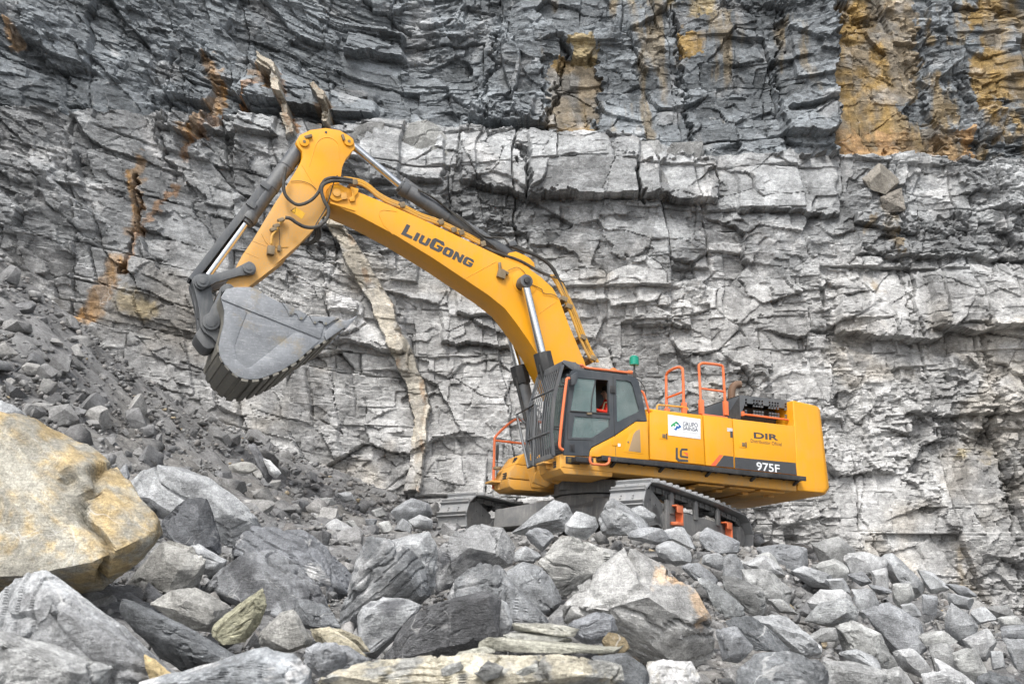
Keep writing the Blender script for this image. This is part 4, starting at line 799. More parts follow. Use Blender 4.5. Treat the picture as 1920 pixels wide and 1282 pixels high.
# ================================================================== the excavator
exc = bpy.data.objects.new("excavator", None); sc.collection.objects.link(exc)
_m = Matrix.Identity(4)
for _i in range(3):
    for _j in range(3): _m[_i][_j] = MR[_i, _j]
    _m[_i][3] = MO[_i]
exc.matrix_world = _m
tag(exc, "yellow crawler excavator with raised boom and grey bucket standing on the rubble", "excavator")
cn1 = crop(980, 660, 5.34); cn2 = crop(880, 740, 5.825)
# ------------------------------------------------------------------ boom
YB = 0.36
top = poly(c3, "62,150 110,140 160,165 225,190 400,262 600,350 800,443 980,530 1110,590 1240,640 1330,705 1400,770 1440,840 1500,1000 1590,1210", YB)
low = poly(c3, "1300,1160 1250,1080 1180,980 1110,890 1010,810 860,710 680,590 450,450 300,370 215,325 150,300 65,258 38,225 40,180", YB)
foot = [(0.92, 3.3), (0.78, 2.5), (0.86, 2.22), (1.02, 2.14), (1.2, 2.24), (1.62, 2.9), (2.0, 3.5)]
boom = MB().prism(top + foot + low, -YB, YB).build("boom", M_YB, exc, 0.012)
MB().prism(poly(c3, "1120,582 1150,548 1190,540 1240,562 1275,582 1300,610 1305,640 1250,642", 0.3), 0.14, 0.19).build("lifting_ear", M_YB, boom, 0.006)
MB().prism(poly(c3, "1120,582 1150,548 1190,540 1240,562 1275,582 1300,610 1305,640 1250,642", 0.3), -0.19, -0.14).build("lifting_ear", M_YB, boom, 0.006)
ctr = PM(c3(1230, 735), YB); rng = [(ctr[0] + 0.30 * math.cos(a), ctr[1] + 0.30 * math.sin(a)) for a in np.linspace(0, 2 * math.pi, 40, endpoint=False)]
MB().prism(rng, YB, YB + 0.012).build("boss_plate", M_YB, boom, 0.004); MB().prism(rng, -YB - 0.012, -YB).build("boss_plate", M_YB, boom, 0.004)
tp = PM(c3(95, 205), YB)
def disc(mb, c, r, y0, y1, n=28): return mb.cyl((c[0], y0, c[1]), (c[0], y1, c[1]), r, n=n)
disc(MB(), tp, 0.175, YB, YB + 0.05).build("pin_boss", M_YB, boom, 0.008); disc(MB(), tp, 0.085, YB + 0.05, YB + 0.085).build("pin", M_YA, boom, 0.006)
lp = PM(c3(140, 222), YB); MB().obox((lp[0], YB + 0.03, lp[1]), (0.06, 0, -0.02), (0, 0.03, 0), (0.02, 0, 0.07)).build("pin_lock", M_YA, boom, 0.006)
MB().prism(poly(c3, "180,165 228,178 225,200 205,225 208,250 180,255 172,238 190,220", YB), YB, YB + 0.05).build("pipe_bracket", M_YB, boom, 0.006)
MB().prism(poly(c3, "62,252 210,300 208,308 60,262", YB), YB, YB + 0.02).build("edge_strip", M_YB, boom)
# raised weld lines of the boom plates
for s in ("355,330 360,310 380,300 460,310", "355,330 380,390 440,450", "870,712 1060,610", "1290,940 1420,850"):
    pts = [PM(c3(*map(float, q.split(","))), YB) for q in s.split()]; MB().tube([(x, YB + 0.001, z) for x, z in pts], 0.007, 6).build("weld_seam", M_YB, boom)
# lettering along the boom
a = np.array(PM(c3(487, 446), YB)); b = np.array(PM(c3(905, 648), YB)); u = b - a; L = np.linalg.norm(u); u /= L; n = np.array([u[1], -u[0]])
if n[1] < 0: n = -n
U3, N3 = (u[0], 0, u[1]), (n[0], 0, n[1])
GLY = {"L": [[(0, 0), (1, 0), (1, .25), (.36, .25), (.36, 1), (0, 1)]], "I": [[(0, 0), (1, 0), (1, 1), (0, 1)]],
       "U": [[(0, 1), (0, .2), (.15, 0), (.85, 0), (1, .2), (1, 1), (.66, 1), (.66, .27), (.34, .27), (.34, 1)]],
       "G": [[(1, .70), (1, .8), (.85, 1), (.15, 1), (0, .8), (0, .2), (.15, 0), (.85, 0), (1, .2), (1, .56), (.5, .56), (.5, .38), (.68, .38), (.68, .24), (.34, .24), (.34, .76), (.68, .76), (.68, .70)]],
       "O": [[(.15, 0), (.85, 0), (1, .2), (1, .8), (.85, 1), (.15, 1), (0, .8), (0, .2)], [(.36, .25), (.36, .75), (.64, .75), (.64, .25)]],
       "N": [[(0, 0), (.31, 0), (.31, .5), (.69, 0), (1, 0), (1, 1), (.69, 1), (.69, .5), (.31, 1), (0, 1)]]}
xs_ = [0.0, 0.165, 0.235, 0.385, 0.575, 0.725, 0.870]; ws_ = [0.145, 0.05, 0.135, 0.175, 0.135, 0.130, 0.135]
for ch, x0, w, hgt in zip("LIUGONG", xs_, ws_, (0.275, 0.205, 0.205, 0.275, 0.205, 0.205, 0.205)):
    lp_ = [[tuple(a + u * (x0 + w * gx_ + .02 * gy_ * (hgt / .275)) * L + n * hgt * gy_) for gx_, gy_ in l] for l in GLY[ch]]
    MB().holes(lp_[0], lp_[1:], YB + .001, YB + .005).build("lettering", M_LET, boom, 0, None)
# centralised grease block on the boom flank
gb = PM(c3(1085, 690), YB)
g_ = MB(); g_.obox((gb[0], YB + 0.05, gb[1]), (0.09, 0, 0.02), (0, 0.04, 0), (-0.02, 0, 0.09)); g_.obox((gb[0] - 0.08, YB + 0.05, gb[1] + 0.06), (0.08, 0, 0.03), (0, 0.03, 0), (-0.01, 0, 0.03)); g_.cyl((gb[0] + 0.04, YB + 0.05, gb[1] + 0.10), (gb[0] + 0.05, YB + 0.05, gb[1] + 0.26), 0.035, n=12); g_.build("grease_block", M_CLP, boom, 0.006)
wire = lambda s, y, r, nm, mat, par, cc=c3, k=6: MB().tube(smooth_path([(q[0], y, q[1]) for q in poly(cc, s, y)], k), r, 8).build(nm, mat, par)
wire("1130,665 1180,645 1220,665 1245,705", YB + 0.03, 0.006, "grease_line", M_HOSE, boom); wire("1265,745 1330,775 1345,800 1400,808 1430,825", YB + 0.03, 0.008, "grease_line", M_HOSE, boom)
# ------------------------------------------------------------------ pipes and hoses along the back of the boom
pipe_px = "140,128 190,135 250,150 300,180 350,222 420,262 480,285 600,345 720,388 860,455 960,505"
for k, (dy, off) in enumerate(((0.30, 0), (0.20, -12), (0.10, -22), (-0.1, -24), (-0.25, -26))):
    s = " ".join("%f,%f" % (float(q.split(",")[0]), float(q.split(",")[1]) + off) for q in pipe_px.split())
    wire(s, dy, 0.030 if k < 3 else 0.022, "hydraulic_pipe", M_PIPE, boom)
for q in ("205,140", "490,275", "722,378", "845,440", "975,508", "800,425"):
    x, z = PM(c3(*map(float, q.split(","))), 0.28); MB().obox((x, 0.10, z), (0.055, 0, -0.025), (0, 0.26, 0), (0.02, 0, 0.055)).build("pipe_clamp", M_CLP, boom, 0.008)
low_px = "1385,690 1420,740 1470,840 1510,930 1560,1060 1600,1150 1640,1215"
for k, (dy, off) in enumerate(((0.32, 0), (0.20, 14), (0.08, 26), (-0.08, 34))):
    s = " ".join("%f,%f" % (float(q.split(",")[0]) + off, float(q.split(",")[1])) for q in low_px.split()) ; wire(s, dy, 0.034 if k == 0 else 0.024, "hydraulic_pipe", M_PIPE, boom)
for q in ("1490,885", "1575,1070", "1635,1195", "1460,840"):
    x, z = PM(c3(*map(float, q.split(","))), 0.28); MB().obox((x, 0.12, z), (0.07, 0, 0.02), (0, 0.26, 0), (-0.02, 0, 0.05)).build("pipe_clamp", M_CLP, boom, 0.008)
for s, y, r in (("960,505 1010,535 1100,570 1200,605 1300,660 1380,695 1410,705", 0.30, 0.035), ("1145,515 1220,545 1300,575 1370,620 1415,680 1445,750 1470,820", 0.15, 0.042), ("1150,505 1240,545 1320,585 1390,640 1425,700 1455,780 1475,830", 0.02, 0.042), ("590,178 680,228 760,290 850,350 930,420 1000,462 1100,470 1130,500", 0.17, 0.022), ("600,185 700,238 790,315 880,385 970,460 1060,530", 0.2, 0.02), ("1340,690 1420,710 1460,735 1475,760", 0.38, 0.014)):
    wire(s, y, r, "hydraulic_hose", M_HOSE, boom)
x, z = PM(c3(1150, 510), 0.1); MB().obox((x, 0.08, z), (0.09, 0, -0.03), (0, 0.12, 0), (0.02, 0, 0.05)).build("hose_fitting", M_LNK, boom, 0.01)
# ------------------------------------------------------------------ cylinders
def ram(name, p_base, p_split, p_end, rb, rr, y, eye=0.12, collar=True):
    e = bpy.data.objects.new(name, None); sc.collection.objects.link(e); e.parent = exc
    B, S, E = (np.array((p[0], y, p[1])) for p in (p_base, p_split, p_end)); d = _unit(E - B)
    MB().cyl(B, S, rb, n=28).build("barrel", M_CYL, e, 0.008)
    if collar:
        MB().cyl(S - d * 0.02, S + d * 0.13, rb * 1.12, n=28).cyl(S + d * 0.13, S + d * 0.2, rb * .85, n=20).build("gland_collar", M_CYL, e, 0.01)
        for t in (0.33, 0.62): c = B + (S - B) * t; MB().cyl(c - d * 0.035, c + d * 0.035, rb * 1.08, n=28).build("band_clamp", M_CYL, e, 0.005)
    MB().cyl(S, E, rr, n=24).build("rod", M_CHR, e)
    MB().cyl((E[0], y - 0.11, E[2]), (E[0], y + 0.11, E[2]), eye, n=24).build("rod_eye", M_LNK, e, 0.01)
    return e
# stick ram above the boom
pb, ps, pe = PM(c3(1150, 585), 0.0), PM(c3(520, 185), 0.0), PM(c1(1525, 212), 0.0)
r1 = ram("arm_cylinder", pb, ps, pe, 0.155, 0.085, 0.0)
d = _unit(np.array(pe) - np.array(pb)); c0 = np.array(ps); nn = np.array([-d[1], d[0]]); nn = nn if nn[1] > 0 else -nn
p = c0 - d * 0.05 + nn * 0.15; MB().obox((p[0], 0, p[1]), (d[0] * .22, 0, d[1] * .22), (0, 0.10, 0), (nn[0] * .05, 0, nn[1] * .05)).build("port_block", M_CYL, r1, 0.01)
# bucket ram on the back of the arm, with its rod guard
pb, ps, pe = PM(c1(1135, 225), 0.0), PM(c1(680, 850), 0.0), PM(c2(262, 195), 0.0)
r2 = ram("bucket_cylinder", pb, ps, pe, 0.165, 0.088, 0.0)
d = _unit(np.array(pe) - np.array(pb)); nn = np.array([-d[1], d[0]]); nn = nn if nn[0] > 0 else -nn
gs = np.array(PM(c1(800, 545), 0.15)); ge = np.array(PM(c2(150, 178), 0.15)); gd = _unit(ge - gs); gn = np.array([-gd[1], gd[0]]); gn = gn if gn[0] > 0 else -gn; gm = (gs + ge) / 2; gl = np.linalg.norm(ge - gs) / 2
MB().obox((gm[0], 0, gm[1]), (gd[0] * gl, 0, gd[1] * gl), (0, 0.155, 0), (gn[0] * .02, 0, gn[1] * .02)).obox((gm[0] - gn[0] * .06, 0.15, gm[1] - gn[1] * .06), (gd[0] * gl, 0, gd[1] * gl), (0, 0.008, 0), (gn[0] * .07, 0, gn[1] * .07)).obox((gm[0] - gn[0] * .06, -0.15, gm[1] - gn[1] * .06), (gd[0] * gl, 0, gd[1] * gl), (0, 0.008, 0), (gn[0] * .07, 0, gn[1] * .07)).build("rod_guard", M_CYL, r2, 0.006)
for t in (0.03, 0.23):
    q = gs + (ge - gs) * t; MB().obox((q[0] - gn[0] * .09, 0.1, q[1] - gn[1] * .09), (gd[0] * .06, 0, gd[1] * .06), (0, 0.1, 0), (gn[0] * .1, 0, gn[1] * .1)).build("guard_clamp", M_CYL, r2, 0.01)
q0 = np.array(PM(c1(690, 850), 0.1))
for s in (1, -1):
    r3 = ram("boom_cylinder", (1.72, 1.85), PM(c3(1338, 1175), 0.62), PM(c3(1230, 735), 0.62), 0.16, 0.092, 0.62 * s, 0.15, collar=False)
    S = np.array(PM(c3(1338, 1175), 0.62)); dd = _unit(np.array(PM(c3(1230, 735), 0.62)) - S)
    MB().cyl((S[0] - dd[0] * .36, .62 * s, S[1] - dd[1] * .36), (S[0] + dd[0] * .06, .62 * s, S[1] + dd[1] * .06), 0.205, n=8).build("gland_collar", M_BLK, r3, 0.015)
    MB().tube([(S[0] + .18 - dd[0] * t, .62 * s + .08, S[1] - dd[1] * t) for t in (.25, .7, 1.2, 1.7)], 0.03, 8).build("feed_pipe", M_BLK, r3)
    e_ = PM(c3(1230, 735), 0.62); disc(MB(), e_, 0.075, .62 * s + (.10 if s > 0 else -.10), .62 * s + (.17 if s > 0 else -.17), 10).build("pin_cap", M_BLK, r3, 0.01)
    disc(MB(), e_, 0.10, min(YB * s, .55 * s), max(YB * s, .55 * s)).build("pin", M_BLK, r3)
# ------------------------------------------------------------------ arm
YA = 0.25
arm_l = poly(c1, "1085,240 1078,205 1110,152 1200,110 1330,92 1450,112 1540,165 1578,225 1582,265 1545,305 1502,360 1472,430 1464,490 1450,560 1420,650 1370,760 1300,860 1240,950 1100,1090 880,1283", YA)
arm_l2 = poly(c2, "935,8 625,247 540,300 470,330 400,330 380,290 440,225 520,95 570,0", YA)
arm_l3 = poly(c1, "700,1060 900,730 1020,550 1110,400 1133,345 1128,292", YA)
arm = MB().prism(arm_l + arm_l2 + arm_l3, -YA, YA).build("arm", M_YA, exc, 0.012)
for q, r in (("1143,215", 0.105), ("1527,212", 0.105)):
    p = PM(c1(*map(float, q.split(","))), YA); disc(MB(), p, r, YA, YA + 0.04).build("pin", M_YA, arm, 0.008); disc(MB(), p, r * .32, YA + .04, YA + .05, 12).build("pin_bolt", M_CLP, arm)
for q, ax in (("1178,172", (0.09, -0.05)), ("1478,180", (0.03, 0.08))):
    p = PM(c1(*map(float, q.split(","))), YA); MB().obox((p[0], YA + .03, p[1]), (ax[0] * .8, 0, ax[1] * .8), (0, .03, 0), (-ax[1] * .3, 0, ax[0] * .3)).build("pin_lock", M_CLP, arm, 0.006)
p = PM(c1(1333, 130), YA); disc(MB(), p, 0.028, YA, YA + .006, 14).build("lifting_hole", M_LET, arm)
MB().tube(smooth_path([(q[0], YA + .001, q[1]) for q in poly(c1, "1190,420 1230,280 1260,210 1320,175 1390,185 1440,240 1445,330 1470,420", YA)], 6), 0.008, 6).build("weld_seam", M_YA, arm)
MB().tube([(q[0], YA + .001, q[1]) for q in poly(c1, "1120,400 1240,600", YA)], 0.006, 6).build("weld_seam", M_YA, arm)
for s in ("640,1160 760,1210", "700,1060 830,1110 1000,1115"): MB().tube([(q[0], YA + .001, q[1]) for q in poly(c1, s, YA)], 0.005, 6).build("weld_seam", M_YA, arm)
MB().prism(poly(c1, "1035,810 1075,770 1155,825 1125,875", YA), YA, YA + .003).build("warning_sticker", plain("yellow_sticker", (0.75, 0.42, 0.03), .5), arm)
MB().tube([(q[0], YA + .006, q[1]) for q in poly(c1, "1030,800 1075,772 1065,822", YA)], 0.006, 5, closed=True).build("warning_triangle", M_LET, arm)
w1_ = lambda s, y, r, nm, mat, k=6: MB().tube(smooth_path([(q[0], y, q[1]) for q in poly(c1, s, y)], k), r, 10).build(nm, mat, arm)
w1_("1560,540 1470,525 1390,518 1330,535 1295,580 1270,640 1220,700 1150,740 1080,748 1010,700 975,640 970,560 985,430", YA + .20, 0.034, "hydraulic_hose", M_HOSE)
w1_("1560,560 1470,548 1380,548 1310,580 1295,640 1320,720 1355,790 1345,860 1300,915 1230,945 1150,940 1080,905 1030,870 985,860", YA + .26, 0.036, "hydraulic_hose", M_HOSE)
w1_("1430,500 1400,560 1370,660 1330,780 1270,880 1230,950", YA + .16, 0.012, "hydraulic_hose", M_HOSE); w1_("1030,550 1120,548 1200,575 1250,620", YA + .02, 0.006, "grease_line", M_HOSE)
for off in (0, 18, 36): w1_(f"{1265-off},930 {1283-off},990 {1265-off},1050 {1200-off},1085 {1130-off*.5},1090", -YA + .05 + off * .003, 0.028, "hydraulic_hose", M_HOSE)
w1_("985,860 955,890 930,915 905,970 870,1020 862,1090", YA + .10, 0.030, "hydraulic_pipe", M_PIPE); w1_("930,950 935,1040 930,1120", YA + .05, 0.006, "grease_line", M_HOSE); w1_("780,1000 830,1085 900,1112 1010,1112", YA + .01, 0.005, "grease_line", M_PIPE)
for q in ("945,885", "905,935", "880,965"):
    p = PM(c1(*map(float, q.split(","))), YA + .08); MB().obox((p[0], YA + .09, p[1]), (.055, 0, -.03), (0, .05, 0), (.02, 0, .03)).build("pipe_clamp", M_CLP, arm, .006)
p = PM(c1(858, 1145), YA + .06); MB().obox((p[0], YA + .07, p[1]), (.07, 0, 0), (0, .06, 0), (0, 0, .09)).build("valve_block", M_CLP, arm, .008); p = PM(c1(928, 1130), YA); MB().obox((p[0], YA + .03, p[1]), (.03, 0, 0), (0, .03, 0), (0, 0, .06)).build("valve_block", M_CLP, arm, .006)
# ------------------------------------------------------------------ bucket linkage
JY = 0.40; J = PM(c2(258, 200), JY); K = PM(c2(322, 530), JY); G = PM(c2(622, 102), 0.34)
def link_bar(mb, a, b, y0, y1, ra, rb, waist):
    a, b = np.array(a), np.array(b); d = _unit(b - a); n = np.array([-d[1], d[0]]); ang = math.atan2(d[1], d[0]); pl = []
    for t in np.linspace(math.pi * .62, math.pi * 1.38, 10): pl.append(a + ra * np.array([math.cos(ang + t), math.sin(ang + t)]))
    m1 = a + d * ra * 1.5; m2 = b - d * rb * 1.5; pl += [m1 - n * waist, m2 - n * waist]
    for t in np.linspace(-math.pi * .38, math.pi * .38, 10): pl.append(b + rb * np.array([math.cos(ang + t), math.sin(ang + t)]))
    pl += [m2 + n * waist, m1 + n * waist]; return mb.prism([tuple(p) for p in pl], y0, y1)
for s in (1, -1):
    y0, y1 = sorted((0.28 * s, 0.36 * s)); o = link_bar(MB(), G, J, y0, y1, .15, .16, .085).build("rocker_link", M_LNK, exc, .012)
    for P_, r in ((G, .115), (J, .125)): yy = sorted((0.36 * s, 0.41 * s)); disc(MB(), P_, r, *yy).build("pin", M_LNK, o, .012); yy = sorted((0.41 * s, 0.425 * s)); disc(MB(), P_, r * .5, *yy, 16).build("pin_cap", M_LNK, o, .005)
bl = link_bar(MB(), J, K, -.27, -.10, .19, .20, .15); link_bar(bl, J, K, .10, .27, .19, .20, .15); bl.obox(((J[0] + K[0]) / 2, 0, (J[1] + K[1]) / 2), (.13, 0, -.03), (0, .14, 0), (.04, 0, .2)); bl = bl.build("bucket_link", M_LNK, exc, .014)
disc(MB(), J, .11, -.40, .40).build("pin", M_LNK, bl); disc(MB(), K, .11, -.42, .46).build("pin", M_LNK, bl, .01); disc(MB(), K, .165, .40, .45).build("pin_boss", M_LNK, bl, .012)
# ------------------------------------------------------------------ bucket
YK = 0.90
prof = poly(c2, "402,330 440,268 520,250 640,250 700,268 770,320 900,388 1100,482 1225,545 1350,512 1395,572 1230,682 1100,762 1000,850 880,920 770,966 690,990 600,990 520,960 440,880 400,820 380,740 395,660 425,540 430,440", YK)
bk = bpy.data.objects.new("bucket", None); sc.collection.objects.link(bk); bk.parent = exc
for s in (1, -1): MB().prism(prof, *sorted(((YK - .05) * s, YK * s))).build("side_plate", M_BKT, bk, .008)
shell = poly(c2, "1395,572 1230,682 1100,762 1000,850 880,920 770,966 690,990 600,990 520,960 440,880 400,820 380,740 395,660 425,540 430,440 402,330 440,268 520,250 640,250", YK)
sp = np.array(smooth_path([(x, 0, z) for x, z in shell], 3))[:, [0, 2]]; cen = sp.mean(0)
tt = np.gradient(sp, axis=0); nr = np.stack([-tt[:, 1], tt[:, 0]], 1); nr /= np.linalg.norm(nr, axis=1, keepdims=True)
if ((cen - sp) * nr).sum() < 0: nr = -nr
ins = sp + nr * .05; nV = len(sp); V = [(x, y, z) for y in (-YK + .05, YK - .05) for x, z in list(sp - nr * .004) + list(ins)]; F = []
for i in range(nV - 1): F += [(i, i + 1, 2 * nV + i + 1, 2 * nV + i), (nV + i, 3 * nV + i, 3 * nV + i + 1, nV + i + 1)]
F += [(0, 2 * nV, 3 * nV, nV), (nV - 1, 2 * nV - 1, 4 * nV - 1, 3 * nV - 1)]
MB().add(V, F).build("shell", M_BKD, bk, 0, 25)
# wear strips across the underside
bot = np.array(smooth_path([(x, 0, z) for x, z in poly(c2, "1330,620 1230,682 1100,762 1000,850 880,920 770,966 690,990 600,990 520,960 440,880 400,820 380,740 385,700", YK)], 10))[:, [0, 2]]
Ls = np.concatenate([[0], np.cumsum(np.linalg.norm(np.diff(bot, axis=0), axis=1))])
at_ = lambda s: np.array([np.interp(s, Ls, bot[:, 0]), np.interp(s, Ls, bot[:, 1])])
ns = 15; w_ = Ls[-1] / ns
for k in range(ns):
    a0, b0 = at_(k * w_ + .02), at_((k + 1) * w_ - .045); d = _unit(b0 - a0); n = np.array([-d[1], d[0]]); m = (a0 + b0) / 2
    if (cen - m) @ n > 0: n = -n
    t = .028 if k < 11 else .014; MB().obox((m[0] + n[0] * t * .6, 0, m[1] + n[1] * t * .6), (d[0] * np.linalg.norm(b0 - a0) / 2, 0, d[1] * np.linalg.norm(b0 - a0) / 2), (0, YK + .006, 0), (n[0] * t, 0, n[1] * t)).build("wear_strip", M_BKD, bk, .008, seg=1)
for s in (1, -1):
    ya, yb = sorted((YK * s, (YK + .022) * s))
    MB().prism(poly(c2, "402,335 440,268 520,250 640,250 700,268 770,320 900,388 1100,482 1225,560 1195,665 410,352", YK), ya, yb).build("side_wear_plate", M_BKT, bk, .008)
    MB().prism(poly(c2, "407,358 610,450 550,600 510,720 530,830 600,895 640,890 1000,605 1193,678 1100,760 1000,848 880,918 770,962 690,986 600,986 520,956 443,878 403,820 384,740 399,660 428,540 432,440", YK), *sorted((YK * s, (YK + .012) * s))).build("side_wear_plate", M_BKT, bk, .006)
    yc, yd = sorted(((YK - .07) * s, (YK + .045) * s))
    MB().prism(poly(c2, "888,378 930,385 1090,475 1060,512 1040,520 1022,508 1010,472 985,464 968,482 945,480 930,440 905,402", YK), yc, yd).build("side_cutter", M_BKT, bk, .008)
    MB().prism(poly(c2, "1108,482 1180,490 1305,490 1352,506 1300,520 1268,545 1245,560 1225,556 1212,528 1182,524 1165,548 1142,550 1127,515", YK), yc, yd).build("side_cutter", M_BKT, bk, .008)
    for q in ("957,462", "1042,505", "1150,538", "1238,546"):
        p = PM(c2(*map(float, q.split(","))), YK); disc(MB(), p, .025, *sorted(((YK + .045) * s, (YK + .06) * s)), 12).build("bolt", M_BKD, bk)
    MB().prism(poly(c2, "1225,640 1245,598 1350,512 1395,572 1240,680", YK), *sorted(((YK - .1) * s, (YK + .06) * s))).build("corner_shroud", M_BKT, bk, .014)
MB().prism(poly(c2, "1345,512 1395,575 1330,622 1285,560", YK), -YK + .05, YK - .05).build("cutting_lip", M_BKD, bk, .01)
for k in range(5):
    yy = -0.80 + k * 0.40
    MB().prism(poly(c2, "1352,506 1420,510 1470,485 1508,463 1480,502 1445,542 1408,582 1392,572 1300,625 1290,600", YK), yy - .075, yy + .075).build("tooth", M_BKT, bk, .02)
for s in (1, -1):  # hinge ears on the back
    ear = poly(c2, "470,250 430,225 405,240 385,290 350,370 300,470 255,510 245,560 270,600 330,640 375,690 400,640 430,540 440,440 480,300", .45)
    MB().prism(ear, *sorted((.30 * s, .39 * s))).build("hinge_ear", M_LNK, bk, .012)
ap = PM(c2(450, 290), .3); disc(MB(), ap, .13, -.45, .45).build("hinge_pin", M_LNK, bk, .01)
# back spine between the ears and the floor of the bucket
MB().prism(poly(c2, "245,560 200,620 205,650 262,725 300,745 345,735 375,690 330,640 270,600", .3), -.30, .30).build("back_spine", M_LNK, bk, .02)
# ------------------------------------------------------------------ upper structure
YS = 1.65
frame = MB().prism([(2.36, 1.46), (2.36, 1.70), (-3.44, 1.70), (-3.44, 1.40), (0.6, 1.44)], 0.72, YS - .02).build("deck_frame", M_YD, exc, .03)
MB().prism([(2.30, 1.30), (2.40, 1.40), (2.40, 1.68), (1.2, 1.68), (1.2, 1.33)], 0.70, YS).build("front_deck", M_YD, frame, .03)
MB().box((-3.44, -1.62, 1.40), (1.35, 0.72, 1.70)).build("deck_frame", M_YD, exc, .02)
MB().prism([(1.9, 1.36), (2.0, 1.70), (-3.44, 1.70), (-3.44, 1.40)], -1.62, -0.75).build("deck_frame", M_YD, exc, .02)
for x in (-2.9, -2.1, -1.3): MB().box((x - .33, -.9, 1.355), (x + .33, 1.5, 1.40)).build("belly_plate", M_YD, frame, .012)
for x in (-3.1, -2.4, -1.7, -1.0): MB().box((x - .08, 1.0, 1.30), (x + .08, 1.2, 1.36)).build("belly_lug", M_YD, frame, .01)
# lower rounded sill along the flank
MB().prism([(2.38, 1.42), (2.38, 1.64), (-3.44, 1.64), (-3.44, 1.40)], YS - .1, YS + .015).build("side_sill", M_YD, frame, .035, seg=3)
def lamp_box(c, nm):
    MB().box((c[0] - .16, YS + .005, c[1] - .075), (c[0] + .16, YS + .03, c[1] + .075)).build("lamp_housing", M_BLK, frame, .012)
    MB().box((c[0] - .12, YS + .02, c[1] - .05), (c[0] + .12, YS + .036, c[1] + .05)).build("work_lamp", M_LENS, frame, .01)
lamp_box(PM(cn1(498, 1085), YS), "lamp")
for k in range(3): y, z = PX(cn2(930, 735 + 25 * k), 2.41); MB().box((2.40, y - .06, z - .018), (2.408, y + .06, z + .018)).build("vent_slot", M_LET, frame)
y, z = PX(cn2(850, 750), 2.45); MB().box((2.38, y - .18, z - .03), (2.62, y + .18, z + .01)).box((2.38, y - .06, z - .12), (2.5, y + .06, z - .02)).build("front_step", M_YD, frame, .02)
# side doors
hood = MB().box((-3.43, -1.58, 1.70), (0.34, 1.60, 2.82)).build("engine_hood", M_Y, exc, .05, seg=3)
def xat(px, y=YS): return PM((px, 830), y)[0]
def panel(pts, nm="side_door", mat=M_Y): return MB().prism(pts, YS - .05, YS + .02).build(nm, mat, exc, .014)
d1 = panel(poly(c5, "160,490 200,466 581,504 602,903 165,858", YS)); d2 = panel(poly(c5, "589,505 817,532 838,925 609,906", YS)); d3 = panel(poly(c5, "824,534 1318,592 1342,985 845,932", YS))
MB().box((-3.43, 1.2, 2.80), (0.33, 1.62, 2.86)).build("hood_edge", M_Y, hood, .03)
for q, par in (("268,672", d1), ("905,740", d3)):
    x, z = PM(c5(*map(float, q.split(","))), YS); MB().box((x - .10, YS + .018, z - .075), (x + .10, YS + .026, z + .075)).build("latch_plate", M_Y, par, .006)
    MB().box((x - .05, YS + .024, z - .04), (x + .03, YS + .036, z + .04)).build("latch", M_CLP, par, .006); MB().box((x - .09, YS + .024, z - .06), (x - .065, YS + .034, z + .06)).build("latch_slot", M_LET, par)
x, z = PM(c5(813, 660), YS); MB().box((x - .03, YS + .018, z - .07), (x + .03, YS + .026, z + .07)).build("vent_slot", M_LET, d2); x, z = PM(c5(803, 624), YS); MB().box((x - .06, YS + .018, z - .04), (x + .08, YS + .025, z + .04)).build("sticker", M_PGY, d2)
YP = YS + .02
MB().prism(poly(c5, "845,840 1332,887 1341,982 846,930", YP), YP, YP + .003).build("stripe", M_LET, d3); MB().prism(poly(c5, "757,827 833,836 836,924 692,911", YP), YP, YP + .003).build("stripe", M_LET, d2); MB().prism(poly(c5, "722,822 752,825 688,911 650,908", YP), YP, YP + .003).build("stripe", M_OST, d2)
def lettering(txt, mat, par, c, bl, br, tl, bold=0.0, y=YP, nm="lettering", depth=.004):
    a, b, t = (np.array(PM(c(*q), y)) for q in (bl, br, tl)); u = b - a; h = np.linalg.norm(t - a); w = np.linalg.norm(u); u /= w
    return text_on(nm, txt, mat, par, (a[0], y, a[1]), (u[0], 0, u[1]), (0, 0, 1), w, h, bold, depth=depth)
lettering("975F", M_LWH, d3, c5, (1018, 945), (1205, 968), (1016, 878), .018, depth=.007)
lettering("DIR", M_LET, d3, c5, (997, 688), (1193, 708), (995, 640), .03); lettering("Distribuidor Oficial", M_LET, d3, c5, (972, 722), (1220, 752), (972, 694), 0)
sign = MB().prism(poly(c5, "308,500 568,536 570,697 312,665", YP), YP, YP + .008).build("sign_board", M_WHT, d1, .002); YQ = YP + .008
lettering("GRUPO", M_NAVY, sign, c5, (428, 590), (548, 602), (428, 556), .008, YQ); lettering("SAINSA", M_NAVY, sign, c5, (428, 622), (550, 637), (428, 592), .008, YQ); MB().prism(poly(c5, "428,636 552,650 552,654 428,640", YQ), YQ, YQ + .002).build("tagline_strip", M_PGY, sign)
for s, mt in (("330,588 352,566 372,586 362,596 352,586 340,600", M_GRN), ("354,568 376,552 396,570 385,580 374,570 362,578", M_GRN), ("385,562 412,590 402,604 392,594 398,586 378,572", M_BLU), ("412,592 415,600 392,614 372,596 382,588 394,600", M_BLU), ("340,602 360,618 376,600 386,610 374,628 352,612", M_BLU)):
    MB().prism(poly(c5, s, YQ), YQ, YQ + .003).build("emblem", mt, sign)
for s, mt in (("371,764 388,766 388,842 400,856 470,862 472,880 392,876 371,856", M_LET), ("404,790 418,770 466,772 466,788 424,786 420,800 421,828 470,836 470,850 412,842 404,832", M_LET), ("432,800 468,806 470,838", M_OST)):
    MB().prism(poly(c5, s, YP), YP, YP + .003).build("emblem", mt, d1)
